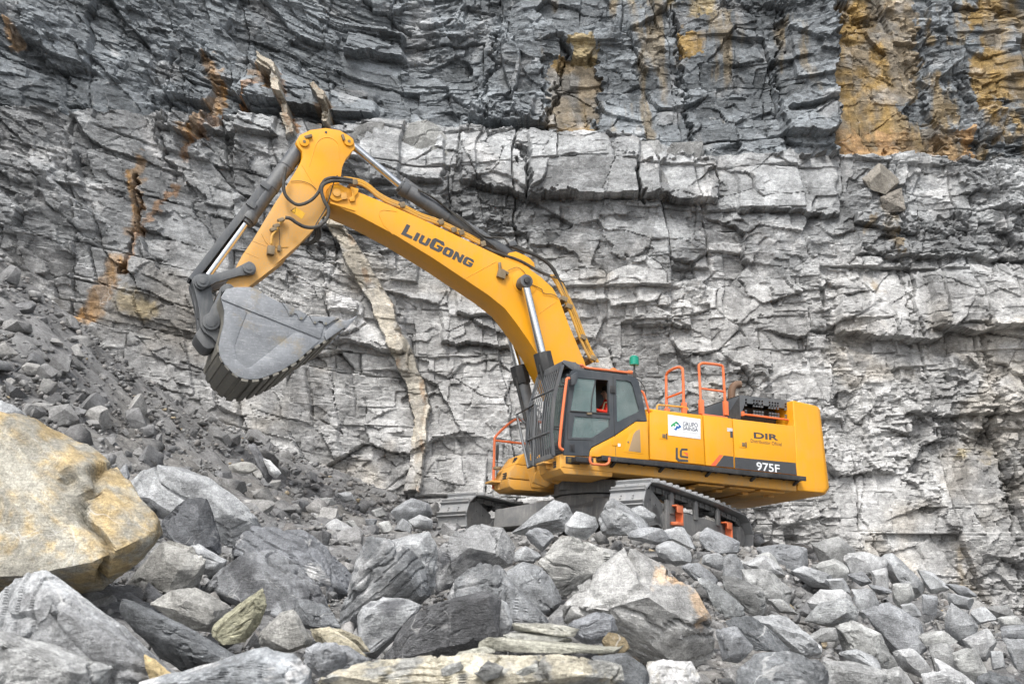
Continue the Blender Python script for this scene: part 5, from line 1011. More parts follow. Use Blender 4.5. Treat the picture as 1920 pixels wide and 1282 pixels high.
# counterweight: rounded rear corners in plan
cw = []
for (x, rr) in ((-3.46, 0), (-4.25, .42)): pass
plan = [(-3.46, YS + .02), (-4.22, YS + .02)] + [(-4.22 - .34 * math.sin(t), YS + .02 - .5 * (1 - math.cos(t))) for t in np.linspace(.2, math.pi / 2, 8)]
plan = plan + [(x, -y) for x, y in plan[::-1]]; V = []; lv = ((1.52, .10, .0), (1.42, .0, 0), (1.55, -.10, 1), (3.40, .03, 1), (3.46, .07, 1))
lv = ((1.42, .12), (1.56, 0.0), (3.40, .12), (3.46, .16))
for z, sh in lv: V += [(min(x + (sh if x < -3.5 else 0), -3.46), y * (1 - .0), z + (.06 * (x + 3.46) if z > 3 else -.02 * (x + 3.46) * 0)) for x, y in plan]
k = len(plan); F = [tuple(range(k)), tuple(range(4 * k - 1, 3 * k - 1, -1))]
for a_ in range(3): F += [(a_ * k + i, a_ * k + (i + 1) % k, (a_ + 1) * k + (i + 1) % k, (a_ + 1) * k + i) for i in range(k)]
cwt = MB().add(V, F).build("counterweight", M_Y, exc, .03, 40, 3)
# raised black engine cover with punched vents
ec = bpy.data.objects.new("engine_cover", None); sc.collection.objects.link(ec); ec.parent = exc
YE = 1.45; out_ = poly(c5, "883,342 1308,392 1312,572 887,524", YE); hs_ = []
for (x0, y0, nx) in ((928, 374, 1), (992, 381, 4), (1118, 396, 4), (1245, 409, 1), (928, 460, 1), (996, 466, 4), (1122, 481, 4), (1248, 498, 1)):
    for i in range(nx):
        for j in range(3 if y0 < 450 else 2):
            X0, Y0 = x0 + i * 22, y0 + i * 2.4 + j * 21; hs_.append(poly(c5, f"{X0},{Y0} {X0+14},{Y0+1.5} {X0+14},{Y0+15} {X0},{Y0+13.5}", YE)[::-1])
MB().holes(out_, hs_, YE - .02, YE).build("vent_panel", M_VNT, ec, 0, 20)
ex0, ex1, ez0, ez1 = out_[0][0], out_[1][0], 2.84, out_[0][1]
MB().box((ex1, -1.3, ez1 - .02), (ex0, YE - .022, ez1)).build("top_plate", M_BLK, ec, .004)
MB().prism([(ex0 + .45, 2.84), (ex0, ez1 - .022), (ex0 - .03, ez1 - .022), (ex0 + .40, 2.84)], -1.3, YE - .022).build("front_plate", M_CAB, ec, .004)
MB().prism([(ex0 + .45, 2.84), (ex0, ez1 - .03), (ex0 - .01, 2.84)], YE - .03, YE - .001).build("side_gusset", M_BLK, ec)
MB().box((ex1 + .2, -.9, 2.84), (ex0 - .25, 1.1, ez1 - .15)).build("engine_block", M_INT, ec, .05)
def rail(pts, r=.026, nm="handrail", mat=None, par=None, k=5, n=10): return MB().tube(smooth_path(pts, k), r, n).build(nm, mat or M_ORG, par or exc)
def rp(s, y, c=c5): return [(x, y, z) for x, z in poly(c, s, y)]
rail(rp("905,495 1300,545", 1.48), .022, par=ec, k=1)
for q in ("908,490", "1298,540"): x, z = PM(c5(*map(float, q.split(","))), 1.47); MB().box((x - .03, 1.44, z - .06), (x + .03, 1.50, z + .04)).build("rail_bracket", M_ORG, ec, .008)
# railings on the hood
g = rail(rp("577,475 572,400 565,250 558,130 560,105 580,91 610,90 690,98 735,106 748,118 752,150 760,280 768,410 775,500", 1.42), .030, k=3)
MB().tube(rp("567,290 757,316", 1.42), .024, 10).build("mid_rail", M_ORG, g)
g2 = MB().tube(smooth_path([(-.70, 1.42, 2.84), (-.70, 1.42, 3.78), (-.70, 1.36, 3.93), (-.70, 1.2, 3.98), (-.70, .92, 3.98), (-.70, .78, 3.93), (-.70, .74, 3.78), (-.70, .74, 2.84)], 4), .030, 10).build("handrail", M_ORG, exc)
MB().tube([(-.70, 1.42, 3.38), (-.70, .74, 3.38)], .024, 10).build("mid_rail", M_ORG, g2)
for s_, y in (("575,440", 1.42), ("770,450", 1.42)):
    x, z = PM(c5(*map(float, s_.split(","))), y); MB().box((x - .055, y - .03, z - .16), (x + .055, y + .045, z + .16)).build("rail_socket", M_ORG, g, .012)
for y in (1.42, .74): MB().box((-.755, y - .03, 2.83), (-.645, y + .045, 3.14)).build("rail_socket", M_ORG, g2, .012)
MB().box((-1.78, 1.30, 2.86), (-1.14, 1.50, 2.93)).build("toe_board", M_ORG, g, .012)
rail(rp("220,462 222,440 230,424 260,424 430,440 460,446 470,462", 1.45), .02, mat=M_PIPE, nm="grab_rail")
ex = rail([(-2.35, .9, 2.9), (-2.35, .9, 3.55), (-2.36, .9, 3.72), (-2.42, .9, 3.83), (-2.52, .9, 3.88), (-2.60, .9, 3.89)], .085, "exhaust_pipe", M_RUST, n=18)
# catwalk
walk = bpy.data.objects.new("catwalk", None); sc.collection.objects.link(walk); walk.parent = exc
x0w, x1w = 1.60, -3.50
MB().box((x1w, YS + .24, 1.60), (x0w, YS + .27, 1.70)).build("outer_rail", M_BLK, walk, .006); MB().box((x1w, YS + .02, 1.62), (x0w, YS + .05, 1.70)).build("inner_rail", M_BLK, walk, .006)
MB().box((x1w, YS + .05, 1.675), (x0w, YS + .24, 1.69)).build("tread_plate", M_BLK, walk, .003)
for k in range(15): x = x1w + .1 + k * .355; MB().box((x - .02, YS + .05, 1.60), (x + .02, YS + .24, 1.675)).build("cross_member", M_BLK, walk, .004)
for k in range(5): x = x1w + .15 + k * 1.15; MB().obox((x, YS + .14, 1.59), (.03, 0, 0), (0, .13, .06), (0, -.01, .02)).build("support_bracket", M_BLK, walk, .004)
rail([(x, 1.93, z) for x, z in poly(cn1, "677,1045 675,1085 690,1115 720,1122 800,1127 840,1122 865,1100 868,1055", 1.93)], .026, "step_hoop", M_ORG, walk, 4)
x, z = PM(cn1(600, 1080), 1.8); MB().box((x - .2, 1.68, z - .06), (x + .2, 1.9, z + .05)).build("step_bracket", M_BLK, walk, .02)
# front tool box on the far side and its railings
tb = bpy.data.objects.new("tool_box", None); sc.collection.objects.link(tb); tb.parent = exc
MB().prism([(2.42, 1.34), (2.46, 1.52), (1.2, 1.52), (1.2, 1.30), (2.30, 1.28)], -1.62, -.78).build("lower_box", M_YD, tb, .03)
MB().prism([(2.45, 1.525), (2.40, 1.70), (2.30, 1.84), (1.2, 1.84), (1.2, 1.525)], -1.60, -.76).build("middle_box", M_YD, tb, .02)
MB().prism([(2.29, 1.845), (2.10, 2.10), (1.2, 2.16), (1.2, 1.845)], -1.60, -.76).build("upper_box", M_YD, tb, .02)
for x, z in ((2.44, 1.60), (2.22, 1.95)):
    for k in range(3): MB().obox((x + .004 - .02 * k * (z > 1.8), -1.0, z + .05 * (k - 1)), (.012, 0, .02 if z > 1.8 else 0), (0, .09, 0), (.0, 0, .014)).build("vent_slot", M_LET, tb)
MB().obox((2.46, -1.42, 1.50), (.20, 0, .0), (0, .20, 0), (0, 0, .025)).obox((2.40, -1.42, 1.42), (.06, 0, 0), (0, .12, 0), (0, 0, .09)).build("boarding_step", M_YD, tb, .02)
MB().cyl((2.5, -1.30, 1.78), (2.5, -1.30, 1.84), .09, n=20).build("work_lamp", M_CLP, tb, .01)
hr = rail([(2.45, -1.62, 1.38), (2.45, -1.62, 2.1), (2.45, -1.62, 2.48), (2.42, -1.62, 2.60), (2.2, -1.62, 2.84), (1.98, -1.62, 3.02), (1.85, -1.62, 3.05), (1.2, -1.62, 3.05)], .03, k=4, par=tb)
MB().tube([(2.45, -1.62, 2.50), (1.2, -1.62, 2.50)], .026, 10).build("mid_rail", M_ORG, hr); MB().tube([(1.2, -1.62, 1.9), (1.2, -1.62, 3.05)], .03, 10).build("post", M_ORG, hr)
MB().tube([(2.42, -1.50, 1.5), (2.42, -1.50, 2.05)], .014, 8).build("mirror_post", M_BLK, tb); MB().obox((2.44, -1.46, 2.2), (.02, .0, 0), (0, .05, 0), (0, 0, .17)).build("mirror", M_BLK, tb, .018)
# boom foot brackets and swing drive seen between the decks
MB().prism([(0.7, 1.7), (1.9, 1.7), (1.9, 2.0), (1.3, 2.6), (0.75, 2.6)], .40, .50).prism([(0.7, 1.7), (1.9, 1.7), (1.9, 2.0), (1.3, 2.6), (0.75, 2.6)], -.50, -.40).build("boom_foot_bracket", M_YD, exc, .02)
for y in (.45, -.1): MB().prism([(2.18, 1.36), (2.12, 1.58), (2.0, 1.66), (1.2, 1.66), (1.2, 1.45), (1.7, 1.4), (1.85, 1.28)], y - .05, y + .05).build("tow_bracket", M_YD, exc, .02)
MB().cyl((1.75, -.55, 1.52), (1.75, .6, 1.52), .13, n=24).build("foot_pin", M_FRM, exc, .02)
MB().cyl((0.6, 0, 1.12), (0.6, 0, 1.40), 1.0, n=48).build("slew_ring", M_FRM, exc, .02)
MB().cyl((1.45, .2, 1.20), (1.45, .2, 1.62), .22, n=20).build("swing_motor", M_FRM, exc, .03)
# ------------------------------------------------------------------ cab
cab = bpy.data.objects.new("cab", None); sc.collection.objects.link(cab); cab.parent = exc
CI, CO = 0.52, YS                                                    # inner and outer sides
P1 = lambda s, y=YS: poly(cn1, s, y)
outer = P1("410,1028 425,780 445,560 475,225 490,185 520,176 1090,240 1140,262 1165,300 1190,420 1245,690 1130,690 920,832 690,950 672,975 662,1040")
w_up, w_lo, w_re = P1("535,255 858,281 866,612 480,582"), P1("520,640 872,664 868,742 700,856 490,852"), P1("935,275 1040,283 1085,300 1105,340 1168,580 1160,596 945,700")
MB().holes(outer, [w_up[::-1], w_lo[::-1], w_re[::-1]], CO - .07, CO).build("side_wall", M_CAB, cab, 0, 25)
full = [(2.30, 1.70), (2.26, 2.56), (2.20, 3.38), (2.10, 3.46), (0.72, 3.47), (0.55, 3.25), (0.37, 2.57), (0.37, 1.70)]
MB().holes(full, [[(1.98, 2.2), (1.92, 3.32), (1.08, 3.36), (1.08, 2.2)]], CI, CI + .06).build("inner_wall", M_CAB, cab, 0, 25)
MB().prism([(2.12, 3.40), (2.10, 3.50), (0.72, 3.52), (0.62, 3.40)], CI - .01, CO - .002).build("roof", M_CAB, cab, .03)
MB().box((0.40, CI + .06, 1.69), (2.3, CO - .07, 1.76)).build("floor", M_INT, cab, 0)
MB().prism([(0.66, 3.40), (0.56, 3.25), (0.38, 2.57), (0.38, 1.76), (0.44, 1.76), (0.44, 2.57), (0.62, 3.25), (0.72, 3.40)], CI + .06, CI + .16).prism([(0.66, 3.40), (0.56, 3.25), (0.38, 2.57), (0.38, 1.76), (0.44, 1.76), (0.44, 2.57), (0.62, 3.25), (0.72, 3.40)], CO - .17, CO - .07).prism([(0.38, 2.5), (0.38, 1.76), (0.44, 1.76), (0.44, 2.5)], CI + .16, CO - .17).build("rear_wall", M_CAB, cab)
for y in (CI + .06, CO - .13): MB().prism([(2.24, 1.76), (2.21, 2.56), (2.15, 3.38), (2.22, 3.38), (2.28, 2.56), (2.31, 1.76)], y, y + .055).build("front_post", M_CAB, cab)
MB().prism([(2.255, 1.95), (2.225, 2.6), (2.165, 3.36), (2.175, 3.36), (2.235, 2.6), (2.265, 1.95)], CI + .115, CO - .13).build("windscreen", M_GLS, cab, 0, None)
MB().prism([(2.26, 1.76), (2.255, 1.95), (2.27, 1.95), (2.28, 1.76)], CI + .115, CO - .13).build("front_sill", M_CAB, cab)
def pane(pts, y, nm="window_pane"): return MB().prism(pts, y - .006, y).build(nm, M_GLS, cab, 0, None)
pane(P1("535,255 735,271 742,600 480,582"), CO - .025); pane(P1("515,640 876,664 872,744 700,862 484,856"), CO - .03); pane(P1("930,270 1040,279 1090,296 1110,340 1174,582 1164,600 940,705"), CO - .03)
pane([(1.98, 2.2), (1.92, 3.32), (1.08, 3.36), (1.08, 2.2)], CI + .04)
MB().tube([(x, CO - .02, z) for x, z in P1("737,271 725,330 700,450 690,590")], .012, 8).build("sash_bar", M_INT, cab)
MB().tube([(x, CO + .002, z) for x, z in P1("475,590 868,620")], .018, 8).build("window_rail", M_BLK, cab)
for s in ("905,240 925,1040", "455,600 450,870", "450,872 700,882"): MB().tube([(x, CO + .001, z) for x, z in P1(s)], .007, 6).build("door_seam", M_BLK, cab)
MB().prism(P1("472,918 520,922 520,998 470,994"), CO, CO + .012).build("door_handle_recess", M_INT, cab, .006); MB().prism(P1("485,930 500,931 500,985 484,984"), CO + .012, CO + .03).build("door_handle", M_BLK, cab, .006)
MB().prism(P1("640,606 690,610 688,628 640,626"), CO, CO + .03).build("window_latch", M_CLP, cab, .006); MB().prism(P1("876,335 922,338 922,415 876,410"), CO, CO + .025).build("hinge", M_BLK, cab, .008); MB().prism(P1("1145,665 1180,668 1180,680 1145,678"), CO, CO + .008).build("lock", M_LET, cab)
MB().prism(P1("450,250 520,205 528,260 515,330 460,350"), CO + .05, CO + .14).build("mirror", M_CAB, cab, .03)
# yellow panel under the rear window
yp = MB().prism(P1("670,1042 675,990 695,958 925,838 1135,697 1248,697 1262,1078"), CO - .04, CO + .012).build("side_panel", M_Y, cab, .014)
MB().prism(P1("1005,1000 1050,850 1090,800 1160,755 1195,755 1205,1022"), CO + .012, CO + .017).build("vent_door", M_Y, yp, .004); MB().prism(P1("1055,990 1105,820 1130,790 1170,770 1178,1005"), CO + .017, CO + .021).build("vent_mesh", M_TANP, yp, .002)
MB().prism(P1("892,855 942,855 942,940 892,935"), CO + .012, CO + .024).build("hinge", M_Y, yp, .008); x, z = PM(cn1(962, 930), CO); MB().box((x - .03, CO + .012, z - .03), (x + .03, CO + .02, z + .03)).build("sticker", M_WHT, yp); x, z = PM(cn1(1052, 900), CO); MB().cyl((x, CO + .017, z), (x, CO + .03, z), .018, n=12).build("lock", M_CLP, yp)
MB().tube([(q[0], CO + .0125, q[1]) for q in P1("922,838 930,1048")], .004, 5).build("panel_seam", M_LET, yp)
# door grab rail, roof rail, beacons
g = rail([(x, 1.76, z) for x, z in P1("470,262 445,268 438,300 415,480 395,650 380,800 370,920 378,960 405,980", 1.76)], .030, par=cab, k=4, nm="grab_rail")
for s in ("470,262 445,266", "320,745 400,750", "325,980 410,985", "385,300 450,320"): MB().tube([(x, 1.70, z) for x, z in P1(s, 1.70)], .012, 8).build("rail_stay", M_BLK, cab)
g = rail([(x, 1.58, z) for x, z in P1("575,130 600,130 625,152 700,165 860,182 1060,205 1095,195", 1.58)], .026, par=cab, k=3, nm="roof_rail")
for s in ("590,140", "1080,195"): x, z = PM(cn1(*map(float, s.split(","))), 1.58); MB().box((x - .05, 1.55, z - .05), (x + .05, 1.59, z + .025)).build("rail_bracket", M_ORG, g, .01)
MB().box((.75, CI + .02, 3.52), (2.05, CO - .12, 3.60)).build("roof_guard", M_BLK, cab, .02)
rail([(.48, 1.60, 3.22), (.42, 1.62, 3.15), (.32, 1.62, 2.85), (.30, 1.60, 2.78)], .024, par=cab, k=3, nm="grab_rail")
b_ = MB().cyl((.95, 1.25, 3.52), (.95, 1.25, 3.63), .07, n=20).build("beacon_base", M_BLK, cab, .01); MB().tube([(.95, 1.25, 3.63), (.95, 1.25, 3.70), (.95, 1.25, 3.73)], [.085, .08, .05], 20).build("beacon_lens", M_AMB, b_)
x, z = PM(cn1(1117, 90), 1.2); p_ = MB().cyl((x, 1.2, 3.5), (x, 1.2, z), .02, n=10).build("beacon_post", M_BLK, cab); MB().tube([(x, 1.2, z - .09), (x, 1.2, z + .08), (x, 1.2, z + .11)], [.105, .10, .07], 20).build("beacon_lens", M_GRNL, p_)
MB().tube(smooth_path([(x, 1.2, 3.62), (x - .12, 1.2, 3.56), (x - .22, 1.25, 3.4), (x - .25, 1.25, 3.2)], 4), .010, 6).build("beacon_cable", M_HOSE, cab)
# front guard: bars in a frame, leaning with the windscreen
gd_ = bpy.data.objects.new("front_guard", None); sc.collection.objects.link(gd_); gd_.parent = cab
gx = lambda z: float(np.interp(z, [1.62, 2.2, 2.9, 3.62], [2.50, 2.56, 2.50, 2.30]))
zs = np.linspace(1.66, 3.56, 9); y0g, y1g = .40, 1.56
def gline(y, r, nm, mat): MB().tube([(gx(z), y, z) for z in zs], r, 8).build(nm, mat, gd_)
for k in range(11): gline(y0g + .06 + (y1g - y0g - .12) * k / 10, .012, "guard_bar", M_CYL)
for y in (y0g, y1g): MB().add(*(lambda A: (A, [(4 * i + j, 4 * i + (j + 1) % 4, 4 * i + 4 + (j + 1) % 4, 4 * i + 4 + j) for i in range(8) for j in range(4)] + [(0, 1, 2, 3), (35, 34, 33, 32)]))([(gx(z) + dx, y + dy, z) for z in zs for dx, dy in ((-.03, -.03), (.03, -.03), (.03, .03), (-.03, .03))])).build("guard_frame", M_CYL, gd_)
for z, w in ((1.66, .05), (3.56, .06), (2.15, .015), (3.05, .015)): MB().box((gx(z) - .02, y0g, z - w), (gx(z) + .025, y1g, z + w)).build("guard_crossbar", M_CYL, gd_, .005)
for z in (2.2, 3.1, 1.9): MB().box((gx(z) - .28, y1g - .01, z - .015), (gx(z), y1g + .02, z + .015)).build("guard_stay", M_BLK, gd_)
MB().prism([(2.12, 3.48), (2.34, 3.60), (2.30, 3.66), (2.05, 3.64), (1.85, 3.58), (1.82, 3.52)], y1g - .02, y1g + .03).build("visor_bracket", M_CYL, gd_, .005); MB().prism([(2.12, 3.48), (2.34, 3.60), (2.30, 3.66), (2.05, 3.64), (1.85, 3.58), (1.82, 3.52)], CI, CI + .05).build("visor_bracket", M_CYL, gd_, .005)
MB().prism([(2.34, 3.58), (2.34, 3.63), (2.0, 3.66), (2.0, 3.62)], CI, y1g).build("visor", M_CYL, gd_, .005)
# open service frame beside the cab guard
sf = [(2.55, *PX(cn2(518, 215), 2.55)), (2.55, *PX(cn2(718, 105), 2.55)), (2.55, *PX(cn2(700, 770), 2.55)), (2.55, *PX(cn2(645, 795), 2.55))]
MB().tube(sf, .03, 6, closed=True).tube([sf[0], tuple(np.array(sf[0]) * .5 + np.array(sf[1]) * .5 + np.array([0, 0, -.3]))], .02, 6).build("swing_frame", M_LNK, gd_)
# seat and controls
st_ = MB().box((.85, .88, 2.12), (1.42, 1.40, 2.32)).prism([(.78, 2.30), (.95, 2.30), (.84, 2.95), (.70, 2.95)], .90, 1.38).box((.95, .96, 1.76), (1.3, 1.30, 2.12)).build("operator_seat", M_SEAT, cab, .05)
for y in (.74, 1.42): MB().box((1.0, y - .07, 1.76), (1.55, y + .07, 2.25)).build("control_console", M_INT, cab, .03); MB().cyl((1.5, y, 2.25), (1.55, y, 2.5), .025, n=10).build("joystick", M_BLK, cab)
MB().box((1.85, .70, 1.76), (1.95, 1.45, 2.05)).build("pedal_box", M_INT, cab, .02)
# ------------------------------------------------------------------ undercarriage (turned against the upper structure)
uc = bpy.data.objects.new("undercarriage", None); sc.collection.objects.link(uc); uc.parent = exc; uc.location = tuple(SLEW); uc.rotation_euler = (0, 0, SWING)
MB().cyl((0, 0, .62), (0, 0, 1.10), 1.05, 0.98, n=40).build("turret", M_FRM, uc, .03)
MB().prism([(-1.1, .42), (1.1, .42), (1.1, .80), (.8, 1.05), (-.8, 1.05), (-1.1, .80)], -1.1, 1.1).build("car_body", M_FRM, uc, .05)
for sx in (1, -1):
    for sy in (1, -1): MB().add([(sx * .45, sy * .8, .5), (sx * 1.15, sy * .5, .5), (sx * 1.5, sy * 1.75, .42), (sx * .75, sy * 1.75, .42), (sx * .45, sy * .8, 1.0), (sx * 1.1, sy * .5, 1.0), (sx * 1.45, sy * 1.75, .82), (sx * .8, sy * 1.75, .82)], [(0, 1, 2, 3), (4, 5, 6, 7), (0, 1, 5, 4), (1, 2, 6, 5), (2, 3, 7, 6), (3, 0, 4, 7)]).build("cross_arm", M_FRM, uc, .03)
RF, RR = .50, .46; FC, RC = (2.02, .55), (-2.22, .43)
def track_path():
    """centre line of the shoes: idler, top run over the carrier rollers, sprocket, bottom run"""
    pts = [(FC[0] + RF * math.cos(t), FC[1] + RF * math.sin(t)) for t in np.linspace(-math.pi / 2, math.pi / 2 + .05, 12)]
    pts += [(1.2, 1.04), (.5, 1.02), (-.3, 1.00), (-1.1, .97), (-1.8, .915)]
    pts += [(RC[0] + RR * math.cos(t), RC[1] + RR * math.sin(t)) for t in np.linspace(math.pi / 2 + .1, 1.5 * math.pi, 11)]
    pts += [(-1.4, -.0), (-.4, .01), (.6, .03), (1.4, .045)]
    P = np.array([(p[0], p[2]) for p in smooth_path([(x, 0, z) for x, z in pts], 6, True)]); P = np.concatenate([P, P[:1]])
    s = np.concatenate([[0], np.cumsum(np.linalg.norm(np.diff(P, axis=0), axis=1))]); return P, s
TP, TS = track_path(); NS = 41
tat = lambda s: np.array([np.interp(s % TS[-1], TS, TP[:, 0]), np.interp(s % TS[-1], TS, TP[:, 1])])
shoe_me = None; link_me = None
for sy in (1, -1):
    yc = 2.065 * sy
    tr = bpy.data.objects.new("track", None); sc.collection.objects.link(tr); tr.parent = uc
    pit = TS[-1] / NS
    for k in range(NS):
        a, b = tat(k * pit), tat((k + 1) * pit); m = (a + b) / 2; d = _unit(b - a)
        if shoe_me is None:
            L2 = pit / 2
            mb = MB().box((-L2 * 1.02, -.375, .0), (L2 * .96, .375, .028))
            for x, hh in ((-L2 * .88, .060), (L2 * .80, .060)): mb.prism([(x - .022, .02), (x + .022, .02), (x + .010, .028 + hh), (x - .010, .028 + hh)], -.375, .375)
            for x in (-L2 * .15, L2 * .25):
                for y in (-.13, .13): mb.cyl((x, y, .025), (x, y, .05), .024, n=8)
            o = mb.build("track_shoe", M_TRK, tr, .004, seg=1); shoe_me = o.data
            mb = MB()
            for y in (-.13, .13): mb.prism([(-L2 * 1.15, -.02), (-L2 * 1.15, -.10), (-L2 * .6, -.13), (L2 * .6, -.13), (L2 * 1.1, -.10), (L2 * 1.1, -.02)], y - .03 + (.0), y + .03)
            mb.cyl((-L2, -.19, -.07), (-L2, .19, -.07), .035, n=10)
            ol = mb.build("chain_link", M_FRM, tr, .004, seg=1); link_me = ol.data
        else:
            o = bpy.data.objects.new("track_shoe", shoe_me); sc.collection.objects.link(o); o.parent = tr
            ol = bpy.data.objects.new("chain_link", link_me); sc.collection.objects.link(ol); ol.parent = tr
        # path runs idler bottom -> front -> top -> rear: outward normal is to the right of the travel direction
        n = np.array([d[1], -d[0]])
        mat = Matrix(((d[0], 0, n[0], m[0]), (0, 1, 0, yc), (d[1], 0, n[1], m[1]), (0, 0, 0, 1)))
        if mat.to_3x3().determinant() < 0: mat = Matrix(((-d[0], 0, n[0], m[0]), (0, 1, 0, yc), (-d[1], 0, n[1], m[1]), (0, 0, 0, 1)))
        o.matrix_local = mat; ol.matrix_local = mat
    fr = MB().prism([(1.45, .22), (1.55, .48), (1.3, .66), (-1.7, .62), (-1.9, .40), (-1.75, .16), (-1.2, .12), (1.2, .15)], yc - .24, yc + .24).build("track_frame", M_FRM, tr, .03)
    MB().prism([(1.5, .25), (1.6, .60), (2.0, .68), (2.2, .55), (2.0, .40)], yc + sy * .20 - .02, yc + sy * .20 + .02).build("idler_yoke", M_FRM, tr, .012)
    w = MB().cyl((FC[0], yc - .17, FC[1]), (FC[0], yc + .17, FC[1]), RF - .15, n=36).build("idler", M_FRM, tr, .02); MB().cyl((FC[0], yc - .23, FC[1]), (FC[0], yc + .23, FC[1]), .14, n=20).build("hub", M_FRM, w, .02)
    MB().prism([(FC[0] - .05, FC[1] + .40), (FC[0] - .55, FC[1] + .16), (FC[0] - .6, FC[1] - .2), (FC[0] + .1, FC[1] - .35), (FC[0] + .34, FC[1] - .15), (FC[0] + .34, FC[1] + .12), (FC[0] + .2, FC[1] + .33)], yc - .22, yc - .20).prism([(FC[0] - .05, FC[1] + .40), (FC[0] - .55, FC[1] + .16), (FC[0] - .6, FC[1] - .2), (FC[0] + .1, FC[1] - .35), (FC[0] + .34, FC[1] - .15), (FC[0] + .34, FC[1] + .12), (FC[0] + .2, FC[1] + .33)], yc + .20, yc + .22).build("idler_guard", M_FRM, tr, .008)
    for t in np.linspace(0, 2 * math.pi, 5, endpoint=False):
        for s_ in (1, -1): MB().cyl((FC[0] + .2 * math.cos(t) - .1, yc + s_ * .22, FC[1] + .2 * math.sin(t)), (FC[0] + .2 * math.cos(t) - .1, yc + s_ * .24, FC[1] + .2 * math.sin(t)), .025, n=8).build("bolt", M_FRM, w)
    teeth = []
    for k in range(23):
        t = 2 * math.pi * k / 23
        for dt, r in ((-.09, RR - .17), (-.04, RR - .10), (.04, RR - .10), (.09, RR - .17)): teeth.append((RC[0] + r * math.cos(t + dt), RC[1] + r * math.sin(t + dt)))
    spk = MB().prism(teeth, yc - .05, yc + .05).build("sprocket", M_FRM, tr, .006); MB().cyl((RC[0], yc - .26, RC[1]), (RC[0], yc + .28, RC[1]), .22, n=28).build("final_drive", M_FRM, spk, .03)
    for x, z in ((1.15, .90), (.05, .86), (-1.05, .83)):
        r_ = MB().cyl((x, yc - .20, z), (x, yc - .06, z), .085, n=20).cyl((x, yc + .06, z), (x, yc + .20, z), .085, n=20).cyl((x, yc - .22, z), (x, yc + .24, z), .05, n=14).build("carrier_roller", M_FRM, tr, .01)
        MB().prism([(x - .09, .55), (x + .09, .55), (x + .08, z + .02), (x, z + .09), (x - .08, z + .02)], yc + sy * .25 - .03, yc + sy * .25 + .03).build("roller_bracket", M_FRM, tr, .012)
    for k in range(8):
        x = -1.55 + k * .42; MB().cyl((x, yc - .21, .16), (x, yc + .21, .16), .11, n=20).build("track_roller", M_FRM, tr, .012)
    for x, z in ((1.05, .60), (-1.35, .52)):   # orange boarding steps
        yo = yc + sy * .24; st = sy
        MB().box((x - .13, min(yo, yo + st * .16), z + .10), (x + .13, max(yo, yo + st * .16), z + .13)).box((x - .13, min(yo + st * .14, yo + st * .16), z - .02), (x + .13, max(yo + st * .14, yo + st * .16), z + .13)).box((x - .13, min(yo, yo + st * .16), z - .20), (x - .10, max(yo, yo + st * .16), z + .12)).box((x - .13, min(yo, yo + st * .16), z - .26), (x + .13, max(yo, yo + st * .16), z - .20)).build("boarding_step", M_ORG, tr, .008)
    MB().box((1.32, min(yc + sy * .24, yc + sy * .30), .18), (1.44, max(yc + sy * .24, yc + sy * .30), .80)).build("guide_plate", M_FRM, tr, .01)
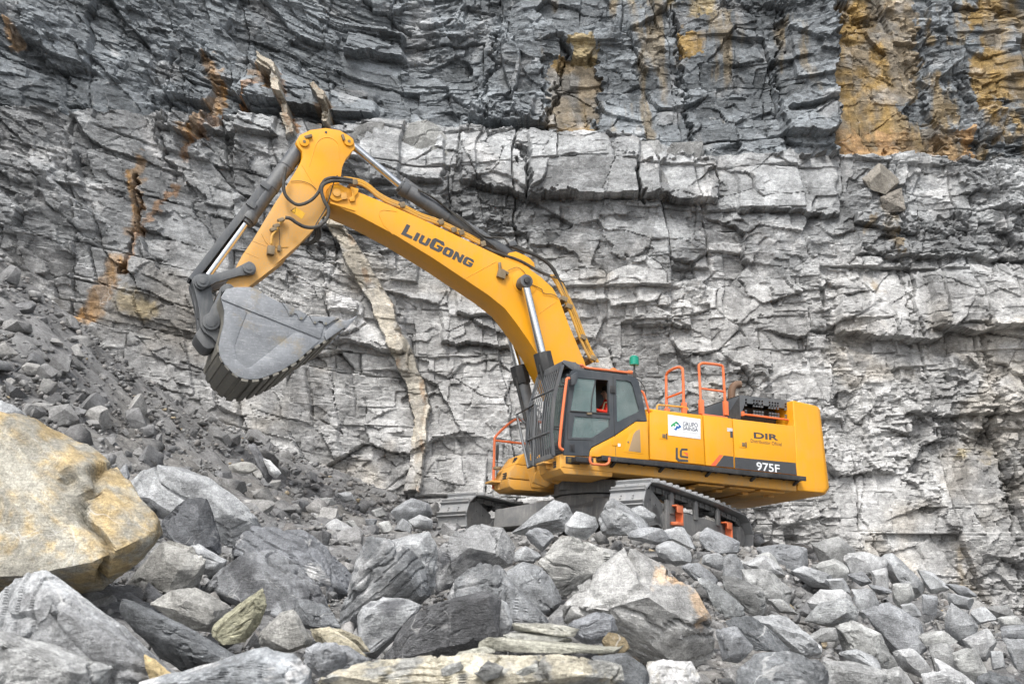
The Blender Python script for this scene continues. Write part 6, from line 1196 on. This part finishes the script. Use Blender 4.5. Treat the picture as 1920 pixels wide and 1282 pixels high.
# ================================================================== the operator in the seat
def make_person():
    joints = {  # machine coordinates, radius
        "hip": ((1.02, 1.08, 2.18), .15), "waist": ((.98, 1.08, 2.34), .155), "chest": ((.95, 1.08, 2.56), .185), "neckb": ((.95, 1.08, 2.72), .085), "neck": ((.97, 1.08, 2.78), .055), "head": ((1.0, 1.08, 2.88), .085), "crown": ((.99, 1.08, 2.98), .08),
        "ls": ((.96, 1.25, 2.64), .075), "le": ((1.10, 1.36, 2.40), .055), "lw": ((1.38, 1.40, 2.42), .038), "lh": ((1.47, 1.41, 2.46), .042),
        "rs": ((.96, .91, 2.64), .075), "re": ((1.10, .80, 2.40), .055), "rw": ((1.38, .76, 2.42), .038), "rh": ((1.47, .75, 2.46), .042),
        "lt": ((1.05, 1.17, 2.17), .095), "lk": ((1.48, 1.22, 2.20), .075), "la": ((1.68, 1.22, 1.86), .05), "lf": ((1.84, 1.22, 1.82), .045),
        "rt": ((1.05, .99, 2.17), .095), "rk": ((1.48, .94, 2.20), .075), "ra": ((1.68, .94, 1.86), .05), "rf": ((1.84, .94, 1.82), .045)}
    ed = "hip-waist waist-chest chest-neckb neckb-neck neck-head head-crown chest-ls ls-le le-lw lw-lh chest-rs rs-re re-rw rw-rh hip-lt lt-lk lk-la la-lf hip-rt rt-rk rk-ra ra-rf".split()
    DZ = .30; up = lambda k, z: z + (DZ if z > 2.15 and k[1:] not in ('k',) else (.24 if z > 2.1 else .04))
    joints = {k: ((v[0][0] + .08, v[0][1] + .06, up(k, v[0][2])), v[1]) for k, v in joints.items()}
    ks = list(joints); me = bpy.data.meshes.new("person"); me.from_pydata([joints[k][0] for k in ks], [tuple(ks.index(t) for t in e.split("-")) for e in ed], [])
    o = bpy.data.objects.new("person", me); sc.collection.objects.link(o)
    sk = o.modifiers.new("skin", 'SKIN'); o.modifiers.new("sub", 'SUBSURF').levels = 2; o.modifiers["sub"].render_levels = 2
    for v, k in zip(me.skin_vertices[0].data, ks): v.radius = (joints[k][1],) * 2; v.use_root = (k == "hip")
    dg = bpy.context.evaluated_depsgraph_get(); m2 = bpy.data.meshes.new_from_object(o.evaluated_get(dg)); o.modifiers.clear(); o.data = m2
    m2.materials.clear(); m2.materials.append(M_RED); m2.materials.append(M_SKIN); m2.materials.append(M_INT)
    for p in m2.polygons:
        c = p.center; p.use_smooth = True
        p.material_index = 1 if (c.z > 3.05 or c.x > 1.48 and c.z > 2.66) else (2 if (c.z < 2.54 and c.x > 1.12) else 0)
    o.matrix_world = exc.matrix_world.copy()
    tag(o, "operator in bright red workwear seated inside the excavator cab", "person")
    hair = MB().tube([(.965, 1.08, 2.86), (.95, 1.08, 2.92), (.965, 1.08, 3.0), (.985, 1.08, 3.055), (.99, 1.08, 3.075)], [.085, .105, .105, .07, .02], 16).build("hair", M_HAIR, o)
    nose = MB().tube([(1.07, 1.08, 2.91), (1.10, 1.08, 2.87), (1.075, 1.08, 2.85)], [.008, .017, .008], 8).build("nose", M_SKIN, o)
    for y in (1.045, 1.115): MB().tube([(1.068, y - .012, 2.915), (1.078, y, 2.915), (1.068, y + .012, 2.915)], [.004, .010, .004], 8).build("eye", M_HAIR, o)
    MB().tube([(1.066, 1.05, 2.815), (1.078, 1.08, 2.812), (1.066, 1.11, 2.815)], .006, 6).build("mouth", plain("lips", (.3, .1, .08), .6), o)
    for y in (.985, 1.175): MB().tube([(.985, y, 2.93), (.975, y, 2.90), (.985, y, 2.865)], [.012, .022, .012], 8).build("ear", M_SKIN, o)
    for y0, s in ((1.41, 1), (.75, -1)):
        for k, (dx, ln) in enumerate(((0, .06), (.018, .07), (.036, .066), (.054, .05))): MB().tube([(1.46 + dx, y0 + s * .03, 2.48), (1.49 + dx, y0 + s * .01, 2.50 + ln * .3), (1.50 + dx, y0 - s * .03, 2.49 + ln * .2)], [.010, .010, .008], 6).build("finger", M_SKIN, o)
        MB().tube([(1.45, y0 - s * .02, 2.47), (1.49, y0 - s * .045, 2.50)], [.012, .009], 6).build("thumb", M_SKIN, o)
    MB().tube([(.86, 1.20, 2.72), (1.08, 1.19, 2.66), (1.12, 1.17, 2.5), (1.1, 1.16, 2.35)], .014, 6).build("braces_strip", M_STR, o)
    for ch in o.children: ch.location = (.08, .06, DZ)
make_person()
